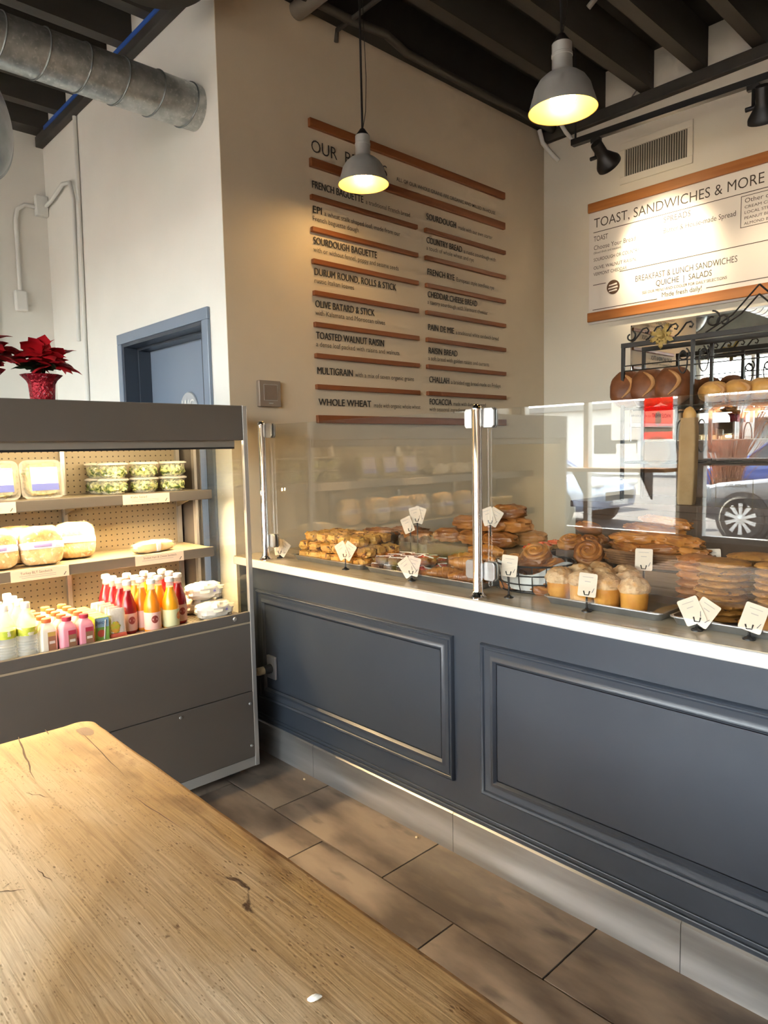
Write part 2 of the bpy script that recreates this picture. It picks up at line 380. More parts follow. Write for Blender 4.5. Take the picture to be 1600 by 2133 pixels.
tt('TOAST', -2.572, 2.835, .034, .105, 0); tt('Choose Your Bread', -2.572, 2.778, .030, .300, -.004); tt('(Sliced thick and toasted)', -2.572, 2.752, .014, .20)
tt('SOURDOUGH OR COUNTRY', -2.572, 2.702, .022, .33); tt('OLIVE, WALNUT RAISIN,', -2.572, 2.648, .022, .31); tt('VERMONT CHEDDAR', -2.572, 2.606, .022, .245)
tt('SPREADS', -2.085, 2.843, .036, .170, -.002); tt('Butter & House-made Spread', -2.085, 2.778, .032, .435, -.004)
rule(-2.575, -2.48, 2.545); rule(-2.38, -.8, 2.600)
bx = MB()
for q in ((-1.620, -.98, 2.876, 2.879), (-1.620, -.98, 2.700, 2.703), (-1.620, -1.617, 2.703, 2.876), (-.983, -.98, 2.703, 2.876)): bx.box(q[0], q[1], YT-.0195, YT-.018, q[2], q[3])
bx.build('rule_box', brown_ink, tb)
tt('Other options:', -1.600, 2.838, .026, .24, -.003)
for k, s_ in enumerate(('CREAM CHEESE', 'LOCAL STRAWBERRY JAM', 'PEANUT BUTTER', 'ALMOND BUTTER')): tt(s_, -1.600, 2.806-.031*k, .016, (.20, .31, .20, .21)[k])
tt('BREAKFAST & LUNCH SANDWICHES', -2.27, 2.512, .038, .635, -.004); tt('QUICHE  |  SALADS', -2.13, 2.460, .036, .35, -.004)
tt('SEE OUR MENU AND COOLER FOR DAILY SELECTIONS', -2.22, 2.425, .017, .53); tt('Made fresh daily!', -2.09, 2.383, .030, .25, -.004)
rule(-2.578, -2.12, 2.378); rule(-1.81, -.8, 2.392)
bd = MB(); bd.xf = Matrix.Translation((-2.425, YT-.018, 2.508)) @ Matrix.Rotation(R(90), 4, 'X'); bd.lathe([(.046, 0), (.046, .004), (0, .004)], 36)
bdo = bd.build('round_badge', mat('badge_brown', (.10, .055, .03), .5), tb, True)
bb = MB()
for z0, h, s_ in ((2.523, .010, .030), (2.503, .010, .036), (2.484, .009, .030)):
    bb.prism([(-2.425-s_, z0-h*.6), (-2.425+s_, z0-h*.2), (-2.425+s_*.9, z0+h), (-2.425-s_*.2, z0+h*.4), (-2.425-s_*.9, z0+h*.2)], YT-.0235, YT-.022, 'y')
bb.build('badge_loaves', mat('menu_board_white', (.8, .75, .7)), bdo, world=False)

# ------------------------------------------------------------------ vent grille
vg = thing('air_vent', 'cream wall air vent with upright slats above the toast menu', 'vent', (-2.15, YT, 3.16))
v = MB()
for q in ((-2.392, -1.912, 3.375, 3.42), (-2.392, -1.912, 3.16, 3.205), (-2.392, -2.357, 3.205, 3.375), (-1.947, -1.912, 3.205, 3.375)): v.box(q[0], q[1], YT-.012, YT, q[2], q[3])
v.build('vent_frame', cream, vg, bevel=.003)
MB().box(-2.357, -1.947, YT-.002, YT, 3.205, 3.375).build('vent_back', mat('vent_dark', (.03, .028, .025), .8), vg)
for k in range(26):
    xx = -2.352 + .0158*k
    b = MB(); b.xf = Matrix.Translation((xx, YT-.008, 3.29)) @ Matrix.Rotation(R(35), 4, 'Z'); b.box(-.0042, .0042, -.0012, .0012, -.085, .085)
    b.build('slat', mat('vent_slat', (.42, .38, .31), .6), vg)

# ------------------------------------------------------------------ thermostat
th = thing('wall_thermostat', 'bronze square thermostat on the tan wall', 'thermostat', (XB, 2.012, 1.672))
MB().box(XB, XB+.028, 1.952, 2.080, 1.675, 1.805).build('thermostat_body', mat('bronze_plastic', (.30, .24, .19), .35, .3), th, bevel=.004)
MB().box(XB+.028, XB+.0305, 1.980, 2.056, 1.708, 1.783).build('screen', mat('dim_screen', (.22, .16, .12), .15), th)
MB().box(XB+.028, XB+.029, 1.977, 2.059, 1.705, 1.786).build('screen_bezel', mat('bezel_silver', (.6, .58, .55), .3, .8), th)
MB().box(XB+.028, XB+.0305, 2.005, 2.030, 1.689, 1.695).build('button', mat('bezel_silver', (.6, .58, .55)), th)

# ------------------------------------------------------------------ pendants
WARM = (1.0, .66, .27)
bulb_m = mat('lit_warm_bulb', (1, .9, .7), .4, emit=WARM, es=34)
def make_pendant():
    p = thing('pendant_lamp', 'x', 'lamp', (0, 0, 0), group='aluminium pendants over the counter')
    out = [(.032, .232), (.036, .228), (.036, .196), (.038, .194), (.038, .186), (.036, .184), (.037, .140), (.043, .130), (.062, .122), (.084, .104), (.101, .078), (.1085, .050), (.1105, .046), (.1235, .004), (.125, 0)]
    inn = [(.1225, .001), (.108, .044), (.099, .076), (.081, .101), (.058, .118), (.036, .124), (.0, .126)]
    so_ = MB().lathe(out, 48, caps=False).build('shade', alu, p, True, world=False)
    MB().lathe([(.125, 0)] + inn, 48, caps=False).build('shade_lining', mat('lamplit_gold_lining', (.50, .35, .12), .35, .3), so_, True, world=False)  # lining tinted gold to paint in the warm glow of the bulb
    MB().lathe([(.0, .128), (.020, .124), (.022, .095), (.040, .068), (.047, .040), (.040, .018), (.022, .006), (0, .003)], 24).build('bulb', bulb_m, p, True, world=False)
    MB().lathe([(.012, .262), (.020, .25), (.034, .232), (.034, .226), (0, .226)], 20).build('cap', blackm, p, True, world=False)
    return p
pend = make_pendant()
for i, (px, py, pz, lb) in enumerate(((-2.635, 2.385, 2.745, 'aluminium pendant lamp hanging in front of the bread menu'), (-1.475, 2.325, 2.668, 'larger-looking aluminium pendant lamp hanging nearest the track lights'),
                                      (-.33, 2.33, 2.70, 'aluminium pendant lamp hanging over the right end of the counter'))):
    q = place(pend, i == 0, (px, py, pz), (R(2) if i == 1 else 0, 0, 0), lb)
for i, (px, py, pz) in enumerate(((-2.635, 2.385, 2.745), (-1.475, 2.325, 2.668), (-.33, 2.33, 2.70))):
    q = [o for o in COL.objects if o.name.startswith('pendant_lamp')][i]
    top = 3.95 - pz
    MB().tube([(0, 0, .26), (-.002, .001, top*.5), (0, 0, top)], .0055, 8).build('cord', blackm, q, True, world=False)
    MB().tube([(.004, .0, .262), (.020, .006, .34), (.026, .008, .5), (.012, .004, top-.25), (.004, 0, top-.1)], .0018, 6).build('safety_wire', iron, q, True, world=False)

# ------------------------------------------------------------------ track light
TY = 3.80
tr = thing('track_light', 'black ceiling track with two round spot heads facing the toast menu', 'track light', (-1.6, TY, 3.22))
def tp(x): return 3.216 - .030*(x+2.34)
rail = MB()
for xa, xb_ in ((-2.345, .6),):
    rail.add([(xa, TY-.019, tp(xa)), (xa, TY+.019, tp(xa)), (xa, TY+.019, tp(xa)+.034), (xa, TY-.019, tp(xa)+.034), (xb_, TY-.019, tp(xb_)), (xb_, TY+.019, tp(xb_)), (xb_, TY+.019, tp(xb_)+.034), (xb_, TY-.019, tp(xb_)+.034)],
             [(0, 1, 2, 3), (7, 6, 5, 4), (0, 4, 5, 1), (1, 5, 6, 2), (2, 6, 7, 3), (3, 7, 4, 0)])
rail.build('rail', blackm, tr)
for hx in (-2.325, -.9, .5): MB().tube([(hx, TY, tp(hx)+.03), (hx, TY, 3.93)], .006, 8).build('hanger_rod', blackm, tr, True)
spot_m = mat('lit_spot_lamp', (1, .9, .7), .4, emit=(1, .80, .52), es=30)
def spot_head(x, aim, power, size):
    j = Vector((x, TY, tp(x)-.10))
    MB().box(x-.028, x+.028, TY-.014, TY+.014, tp(x)-.022, tp(x)+.002).tube([(x, TY, tp(x)-.02), (x, TY, tp(x)-.10)], .009, 8).tube([(x-.035, TY, tp(x)-.105), (x+.055, TY, tp(x)-.105)], .011, 10).build('spot_stem', blackm, tr, True)
    d = (Vector(aim)-j).normalized(); q = d.to_track_quat('-Z', 'Y').to_matrix().to_4x4()
    c = Vector((x+.045, TY, tp(x)-.105))
    h = MB(); h.xf = Matrix.Translation(c) @ q
    h.lathe([(0, .085), (.030, .085), (.032, .08), (.032, .01), (.040, -.005), (.068, -.05), (.071, -.06), (.071, -.075), (.066, -.075), (.064, -.055), (.035, -.01), (0, -.008)], 32)
    ho = h.build('spot_head', blackm, tr, True)
    l = MB(); l.xf = Matrix.Translation(c) @ q; l.lathe([(0, -.045), (.045, -.047), (.052, -.052), (.045, -.056), (0, -.058)], 24)
    l.build('spot_lens', spot_m, ho, True, world=False)
    ld = bpy.data.lights.new('spot_beam', 'SPOT'); ld.energy = power; ld.spot_size = size; ld.spot_blend = .8; ld.shadow_soft_size = .05; ld.color = (1, .80, .52)
    lo = bpy.data.objects.new('spot_beam', ld); COL.objects.link(lo); lo.location = c + d*.09; lo.rotation_euler = d.to_track_quat('-Z', 'Y').to_euler()
spot_head(-2.19, (-2.12, YT, 2.66), 42, R(62))
spot_head(-1.34, (-1.5, YT, 2.2), 10, R(70))
spot_head(-.4, (-.4, 4.2, 1.6), 14, R(70))

# ------------------------------------------------------------------ ducts and conduits
dk = thing('spiral_duct', 'galvanised spiral duct running into the white wall', 'duct', (-3.19, YD, 3.02))
DC = (-3.19, 3.12)
d = MB(); d.tube([(DC[0], YD+.01, DC[1]), (DC[0], -3.3, DC[1])], .102, 40); d.build('duct_pipe', galv, dk, True)
for k in range(22):
    yy = YD - .06 - .165*k
    pts = [(DC[0]+.1035*math.cos(a), yy+.022*math.cos(a-.6), DC[1]+.1035*math.sin(a)) for a in [2*math.pi*i/36 for i in range(36)]]
    MB().tube(pts, .0042, 6, closed=True).build('seam', mat('seam_zinc', (.20, .22, .22), .5, .6), dk, True)
# large round metal end at the left edge
re_ = thing('round_duct_cap', 'large round dull metal duct end at the left frame edge', 'duct', (-3.45, .91, 2.7))
c_ = MB(); c_.xf = Matrix.Translation((-3.45, .91, 2.90)) @ Vector((.76, .64, -.05)).to_track_quat('Z', 'Y').to_matrix().to_4x4()
c_.lathe([(0, .05), (.10, .045), (.19, .020), (.225, 0), (.232, -.01), (.245, -.012), (.245, -.03), (.23, -.04), (.225, -.30), (0, -.30)], 56); c_.build('cap', nmat('dull_zinc', (.20, .23, .24), (.40, .43, .44), 7, .3, .9), re_, True)
MB().tube([(-3.56, .82, 3.10), (-3.56, .82, 3.69)], .006, 6).build('hanger_rod', iron, re_)
# dark hanging drum at the top edge
dr = thing('black_drum_shade', 'black round drum with copper lining hanging at the ceiling', 'lamp shade', (-2.80, 1.42, 3.37))
c_ = MB(); c_.xf = Matrix.Translation((-2.80, 1.42, 3.37))
c_.lathe([(.20, 0), (.215, .012), (.22, .05), (.22, .20), (.214, .20), (.205, .06), (.188, .012)], 48); c_.build('drum', joist_mat, dr, True)
c_ = MB(); c_.xf = Matrix.Translation((-2.80, 1.42, 3.37)); c_.lathe([(.187, .004), (.180, .004), (.180, .19), (.187, .19)], 48); c_.build('copper_lining', mat('dull_copper', (.25, .09, .05), .4, .7), dr, True)
MB().tube([(-2.80, 1.42, 3.55), (-2.80, 1.42, 3.69)], .008, 6).box(-3.015, -2.585, 1.415, 1.425, 3.55, 3.56).build('bracket', iron, dr)
wp = mat('white_pipe_paint', (.78, .78, .74), .5)
def pipe(name, label, pts, r, m, cat='pipe', n=10, extra=None):
    o = MB().tube(pts, r, n)
    for e in extra or []: o.tube(*e)
    return tag(o.build(name, m, None, True), label, cat)
pipe('electrical_conduit', 'tall white conduit running down the white wall left of the door', [(-4.70, YD-.014, 3.60), (-4.705, YD-.014, 3.1), (-4.74, YD-.014, 2.2), (-4.765, YD-.014, 1.2), (-4.765, YD-.014, .02)], .013, wp, 'conduit')
pipe('electrical_conduit', 'short white conduit curving from the junction box to the tall one', [(-5.29, YD-.02, 3.20), (-5.15, YD-.03, 3.20), (-4.93, YD-.03, 3.245), (-4.80, YD-.03, 3.22), (-4.755, YD-.028, 3.10), (-4.762, YD-.045, 2.2)], .013, wp, 'conduit')
pipe('electrical_conduit', 'white hooked conduit dropping from the junction box to a socket box', [(XL+.02, YD-.08, 3.19), (XL+.02, YD-.15, 3.19), (XL+.02, YD-.20, 3.15), (XL+.02, YD-.215, 3.08), (XL+.02, YD-.215, 2.60)], .013, wp, 'conduit')
pipe('electrical_conduit', 'white conduit at the left frame edge behind the poinsettias', [(XL+.02, 1.42, 3.6), (XL+.02, 1.42, 2.1)], .013, wp, 'conduit')
jb = MB().box(XL+.002, XL+.055, YD-.085, YD-.002, 3.13, 3.27).build('junction_box', wp, bevel=.008); tag(jb, 'white junction box in the corner of the white walls', 'junction box')
sb = MB().box(XL+.002, XL+.045, YD-.255, YD-.175, 2.46, 2.60).build('socket_box', wp, bevel=.01); tag(sb, 'white socket box hanging on the hooked conduit', 'socket box')
pipe('wall_pipe_stub', 'grey pipe stub leaving the tan wall under the ceiling', [(XB+.002, 2.27, 3.66), (XB+.30, 2.27, 3.66)], .045, mat('grey_pipe', (.20, .18, .155), .5), n=20)
pipe('ceiling_conduit', 'thick dark conduit running under the joists along the tan wall', [(XB+.13, 1.9, 3.655), (XB+.13, 2.5, 3.655), (XB+.15, 2.75, 3.665), (XB+.11, 2.95, 3.655), (XB+.11, 4.40, 3.655)], .022, joist_mat, 'conduit')
pipe('ceiling_conduit', 'thin conduit crossing under the joists near the first pendant', [(XB+.01, 2.52, 3.60), (XB+.02, 2.52, 3.655), (XB+.9, 2.50, 3.66), (XB+2.4, 2.50, 3.66)], .012, joist_mat, 'conduit')
pipe('ceiling_conduit', 'grey conduit snaking across the joists above the second pendant', [(-1.95, 3.30, 3.62), (-1.88, 3.30, 3.665), (-1.6, 3.2, 3.665), (-1.45, 3.02, 3.665), (-1.1, 2.98, 3.665), (.6, 2.95, 3.665)], .014, mat('grey_pipe', (.2, .18, .155)), 'conduit')
pipe('white_cable_pipe', 'white bent pipe hooking from the ceiling corner onto the cream wall', [(XB+.03, YT-.10, 3.67), (XB+.05, YT-.09, 3.58), (XB+.10, YT-.03, 3.49), (XB+.125, YT-.002, 3.46)], .016, wp)
pipe('white_cable_pipe', 'shorter white bent pipe beside the hooked one in the ceiling corner', [(XB+.20, YT-.10, 3.66), (XB+.225, YT-.07, 3.60), (XB+.25, YT-.02, 3.55), (XB+.255, YT-.002, 3.54)], .014, wp)
wl_ = thing('emergency_lamp', 'small dark lamp stub on a thin arm above the cream wall ledger', 'lamp', (-2.23, YT-.04, 3.69))
MB().tube([(-2.30, YT-.03, 3.68), (-2.20, YT-.05, 3.75)], .005, 6).build('arm', mat('grey_pipe', (.2, .18, .155)), wl_)
MB().tube([(-2.21, YT-.05, 3.745), (-2.17, YT-.055, 3.775)], .016, 12).build('stub', blackm, wl_)

# ------------------------------------------------------------------ counter
CX0, CX1, CF, CZ = XB+.001, 1.25, 1.815, .905
ct = thing('service_counter', 'slate blue panelled counter front', 'counter', (-.9, CF, 0))
MB().box(CX0, CX1, CF, 2.60, .02, CZ).build('cabinet', slate, ct)
def frame(x0, x1, z0, z1, prof, y):
    b = MB(); loops = []
    vs = []; fs = []
    for ins, out in prof:
        k = len(vs); vs += [(x0+ins, y-out, z0+ins), (x1-ins, y-out, z0+ins), (x1-ins, y-out, z1-ins), (x0+ins, y-out, z1-ins)]; loops.append(k)
    for a, c in zip(loops, loops[1:]):
        for i in range(4): j = (i+1) % 4; fs.append((a+i, a+j, c+j, c+i))
    return b.add(vs, fs)
PROF = [(-.002, 0), (0, .013), (.004, .016), (.009, .014), (.012, .007), (.016, .007), (.019, .011), (.034, .006), (.040, .007), (.046, .0115), (.051, .012), (.055, .008), (.059, .0025), (.0625, .0025)]
for xa in (-2.828, -1.459, -.090):
    pnl = frame(xa, xa+1.241, .268, .793, PROF, CF).build('panel_moulding', slate, ct, True, ang=50)
    MB().box(xa+.060, xa+1.181, CF-.0025, CF, .328, .733).build('panel', slate, ct)
MB().box(CX0, CX1, CF-.010, CF, .150, .168).build('base_bead', slate, ct, bevel=.004)
MB().box(CX0, CX1, CF-.0055, CF, .168, .183).build('base_bead', slate, ct, bevel=.003)
for xa, xb_ in ((CX0, -2.412), (-2.410, -1.591), (-1.589, -.769), (-.767, .053), (.055, CX1)):
    b = MB(); b.prism([(CF-.012, 0), (CF, 0), (CF, .150), (CF-.005, .150), (CF-.012, .143)], xa, xb_, 'x'); b.build('kick_plate', steel, ct)
marble = nmat('white_marble', (.50, .485, .475), (.56, .54, .53), 3, .2, lo=.4, hi=.6, c3=(.50, .50, .51), s3=5, lo3=.60, hi3=.66)
wt_ = thing('marble_worktop', 'pale marble worktop running along the slate blue counter', 'worktop', (-.9, 2.2, CZ))
MB().box(CX0, CX1+.03, 1.780, 2.66, CZ, .9425).build('slab', marble, wt_, bevel=.006, seg=3)
MB().box(CX0+.002, CX1+.028, 1.786, 2.658, .942, .945).build('tan_top', nmat('streaked_tan_layer', (.33, .265, .175), (.45, .375, .265), 5, .22, stretch=(.5, 2, 1), c3=(.24, .18, .11), s3=9, lo3=.55, hi3=.75), wt_)  # thin streaked tan layer over the white slab
# outlet with plug
ol = thing('wall_outlet', 'metal outlet plate with a plug on the counter front beside the cooler', 'outlet', (-2.713, CF, .38))
MB().box(-2.748, -2.680, CF-.016, CF-.003, .382, .492).build('plate', mat('steel_plate', (.5, .5, .52), .3, .8), ol, bevel=.003)
MB().tube([(-2.716, CF-.016, .432), (-2.716, CF-.055, .432)], [.022, .020], 16).build('plug', mat('black_rubber', (.015, .014, .013), .6), ol)
MB().tube([(-2.716, CF-.055, .432), (-2.718, CF-.085, .431), (-2.730, CF-.098, .425)], [.019, .019, .012], 14).build('plug_cap', mat('cream_plastic', (.48, .40, .25), .5), ol, True)
MB().tube([(-2.728, CF-.096, .426), (-2.75, CF-.105, .40), (-2.765, CF-.10, .30), (-2.77, CF-.09, .02), (-2.80, CF-.10, .008), (-2.95, CF-.12, .008)], .006, 8).build('cord', mat('black_rubber', (.015, .014, .013)), ol, True)

# ------------------------------------------------------------------ glass guard
GY = 1.840
def guard_post(x, sides, label):
    p = thing('guard_post', label, 'post', (x, 1.817, .945), group='chrome posts of the glass guard')
    MB().lathe([(.030, .945), (.030, .951), (.022, .957), (.0165, .968), (.0165, 1.570), (.018, 1.574), (.018, 1.580), (.014, 1.588), (.006, 1.593), (0, 1.594)], 28, (x, 1.817, 0)).build('tube', chrome, p, True)
    for s_ in sides:
        for z0, z1 in ((1.514, 1.580), (1.005, 1.068)):
            xa, xb_ = (x+.012, x+.062) if s_ > 0 else (x-.062, x-.012)
            def rr(x0, x1, za, zb, r=.008):
                return [(x0+r, za), (x1-r, za), (x1, za+r), (x1, zb-r), (x1-r, zb), (x0+r, zb), (x0, zb-r), (x0, za+r)]
            MB().prism(rr(xa, xb_, z0, z1), GY-.013, GY-.0045, 'y').build('clamp', steel, p, bevel=.002)
            MB().prism(rr(xa, xb_, z0, z1), GY+.0045, GY+.013, 'y').build('clamp', steel, p, bevel=.002)
    return p
guard_post(-2.748, (1,), 'chrome guard post at the end of the counter beside the cooler')
guard_post(-1.477, (-1, 1), 'chrome guard post between the two glass panes')
guard_post(-.205, (-1, 1), 'chrome guard post right of the cookie stacks')
for i, (a, b, lb) in enumerate(((-2.722, -1.503, 'clear glass guard pane in front of the scones and croissants'), (-1.451, -.231, 'clear glass guard pane in front of the wire basket and cookie stacks'), (-.179, 1.2, 'clear glass guard pane at the right end of the counter'))):
    tag(MB().box(a, b, GY-.004, GY+.004, .985, 1.574).build('glass_guard', glass), lb, 'glass pane', 'glass guard panes')

# ------------------------------------------------------------------ open cooler
FX, FY0, FY1, FB = -2.643, -.53, 1.674, -3.35
def holes(name, base, hole, plane, pitch=.026, rad=.13, rough=.5):
    m, t, b = _new(name); N = t.nodes; L = t.links
    tc = N.new('ShaderNodeTexCoord'); s1 = N.new('ShaderNodeVectorMath'); s1.operation = 'SCALE'; s1.inputs['Scale'].default_value = 1/pitch
    L.new(tc.outputs['Object'], s1.inputs[0]); fr = N.new('ShaderNodeVectorMath'); fr.operation = 'FRACTION'; L.new(s1.outputs[0], fr.inputs[0])
    su = N.new('ShaderNodeVectorMath'); su.operation = 'SUBTRACT'; su.inputs[1].default_value = (.5, .5, .5); L.new(fr.outputs[0], su.inputs[0])
    mu = N.new('ShaderNodeVectorMath'); mu.operation = 'MULTIPLY'; mu.inputs[1].default_value = plane; L.new(su.outputs[0], mu.inputs[0])
    ln = N.new('ShaderNodeVectorMath'); ln.operation = 'LENGTH'; L.new(mu.outputs[0], ln.inputs[0])
    lt = N.new('ShaderNodeMath'); lt.operation = 'LESS_THAN'; lt.inputs[1].default_value = rad; L.new(ln.outputs['Value'], lt.inputs[0])
    mx = N.new('ShaderNodeMix'); mx.data_type = 'RGBA'; mx.inputs['A'].default_value = (*base, 1); mx.inputs['B'].default_value = (*hole, 1)
    L.new(lt.outputs[0], mx.inputs['Factor']); L.new(mx.outputs['Result'], b.inputs['Base Color']); b.inputs['Roughness'].default_value = rough
    return m
liner = mat('cooler_liner', (.27, .225, .155), .5)
perf = holes('perforated_liner', (.27, .225, .155), (.04, .03, .02), (0, 1, 1))
perf2 = holes('perforated_deck', (.42, .37, .29), (.10, .08, .06), (1, 1, 0), .02, .25)
trimm = mat('pale_metal_trim', (.52, .51, .49), .35, .7)
fg = thing('open_cooler', 'grey open-front refrigerated display cooler', 'cooler', (-3.0, .57, 0))
MB().box(FB, FX-.004, FY0, FY1-.02, 1.535, 1.652).box(FX-.022, FX, FY0, FY1-.022, 1.502, 1.652).build('canopy', fridge_grey, fg, bevel=.004)
MB().box(FX-.045, FX-.024, FY0+.02, 1.622, 1.474, 1.535).build('canopy_lip', mat('lip_grey', (.24, .215, .185), .45), fg)
MB().box(FX-.05, FX-.0225, FY0+.02, 1.62, 1.466, 1.474).build('lip_gasket', blackm, fg)
tube_m = mat('cooler_tube_light', (1, 1, 1), .4, emit=(1, .76, .43), es=48); strip_m = mat('cooler_strip_light', (1, 1, 1), .4, emit=(1, .70, .34), es=210)
tl_ = MB().tube([(FX-.11, FY0+.06, 1.512), (FX-.11, 1.585, 1.512)], .010, 12).build('light_tube', tube_m, fg, True)
MB().box(-3.245, -3.225, FY0+.02, FY1-.035, .60, 1.535).build('back_panel', perf, fg)
MB().box(FB, -3.245, FY0, FY1-.02, .05, 1.535).build('rear_casing', fridge_grey, fg)
for ya in (-.02, .53, 1.08, 1.625): MB().box(-3.225, -3.205, ya-.009, ya+.009, .75, 1.53).build('shelf_standard', trimm, fg)
MB().box(FB, -3.07, 1.650, FY1, .70, 1.56).build('end_upright', fridge_grey, fg)
MB().box(-3.09, -3.065, 1.636, 1.650, .74, 1.53).build('end_trim', trimm, fg)
MB().box(FB, FX-.004, 1.650, FY1, .03, .70).build('end_panel', fridge_grey, fg)
MB().box(FX-.018, FX+.002, 1.652, FY1, .03, 1.654).build('corner_trim', trimm, fg, bevel=.003)
MB().box(-3.07, FX-.018, 1.658, 1.664, .70, 1.55).build('end_glass', glass, fg)
MB().box(FB, FX+.001, FY0-.02, FY0, .03, 1.652).build('near_end_panel', mat('cooler_end_white', (.62, .60, .55), .5), fg)
MB().box(-3.225, FX-.022, FY0, 1.650, .705, .722).build('deck', perf2, fg)
MB().box(FX-.022, FX, FY0, 1.652, .697, .742).build('deck_lip', fridge_grey, fg, bevel=.003)
MB().box(FX-.012, FX-.001, FY0, 1.652, .689, .697).build('gold_trim', mat('warm_trim', (.55, .46, .33), .4, .5), fg)
MB().box(FX-.03, FX-.002, FY0, 1.652, .382, .689).build('upper_front_panel', fridge_grey, fg)
MB().box(FX-.03, FX, FY0, 1.652, .075, .378).build('lower_front_panel', fridge_grey, fg, bevel=.002)
MB().box(FX-.03, FX-.003, FY0, 1.652, .03, .073).build('kick_strip', mat('kick_grey', (.30, .29, .27), .5), fg)
for ya in (-.45, .5, 1.55): MB().box(-3.30, FX-.05, ya, ya+.05, 0, .03).build('foot', blackm, fg)
def stud(y, z, r=.007):
    b = MB(); b.xf = Matrix.Translation((FX, y, z)) @ Matrix.Rotation(R(90), 4, 'Y'); b.lathe([(r, 0), (r*.8, .004), (0, .005)], 12); b.build('stud', trimm, fg, True)
for y, z in ((1.635, .325), (1.635, .13), (1.30, .355), (.9, .355)): stud(y, z)
stud(1.575, .722, .010)
for i, zt in enumerate((1.278, 1.011)):
    sh = MB().box(-3.222, -2.915, FY0+.01, 1.632, zt-.012, zt).build('shelf', liner, fg)
    MB().box(-2.915, -2.895, FY0+.01, 1.632, zt-.040, zt+.004).build('shelf_edge', fridge_grey, sh, bevel=.003, world=False)
    MB().tube([((-2.985, -2.930)[i], FY0+.05, zt-.023), ((-2.985, -2.930)[i], 1.60, zt-.023)], .007, 10).build('light_tube', strip_m, sh, True, world=False)
    for ye in (FY0+.05, 1.60): MB().tube([((-2.985, -2.930)[i], ye-.006, zt-.023), ((-2.985, -2.930)[i], ye+.006, zt-.023)], .0095, 10).build('glare_cap', fridge_grey, sh, world=False)  # caps added to hide the bright tube ends
    MB().box((-3.000, -2.945)[i], (-2.996, -2.941)[i], FY0+.03, 1.62, zt-.036, zt-.012).build('light_shield', fridge_grey, sh, world=False)  # opaque strip added behind each tube to keep light off the back panel
    for ya in (.53, 1.08, 1.615): MB().prism([(-3.21, zt-.09), (-3.21, zt-.012), (-2.95, zt-.012)], ya-.002, ya+.002, 'y').build('shelf_bracket', liner, sh, world=False)
tag_ink = mat('tag_ink', (.12, .10, .09), .8)
def shelf_label(y0, y1, z, words, wfrac, lines):
    o = thing('shelf_label', 'printed shelf label reading %s' % words, 'label', (-2.895, (y0+y1)/2, z-.034))
    MB().box(-2.8945, -2.8930, y0, y1, z-.040, z+.002).build('label_card', paperw, o)
    text(words, 'lettering', tag_ink, o, (-2.8930, y0+(y1-y0)*.16, z-.014), (0, 1, 0), (0, 0, 1), .0095, (y1-y0)*wfrac, .0004)
    for k in range(lines): MB().box(-2.8930, -2.8926, y0+.03+.008*k, y1-.05, z-.022-.007*k, z-.0200-.007*k).build('fine_print', mat('fine_print_grey', (.40, .36, .33), .8), o)
    MB().prism([(y1-.022, z-.034), (y1-.018, z-.034), (y1-.010, z-.022), (y1-.013, z-.021)], -2.8930, -2.8926, 'x').build('wheat_mark', tag_ink, o)
shelf_label(.55, .795, 1.278, 'Wheat Berry Salad', .52, 2)
shelf_label(1.21, 1.42, 1.278, 'Kale Salad', .34, 2)
shelf_label(.76, .975, 1.011, 'Turkey BLT Sandwich', .54, 2)
shelf_label(1.25, 1.475, 1.011, 'Smoked Ham & Cheese Sandwich', .68, 1)

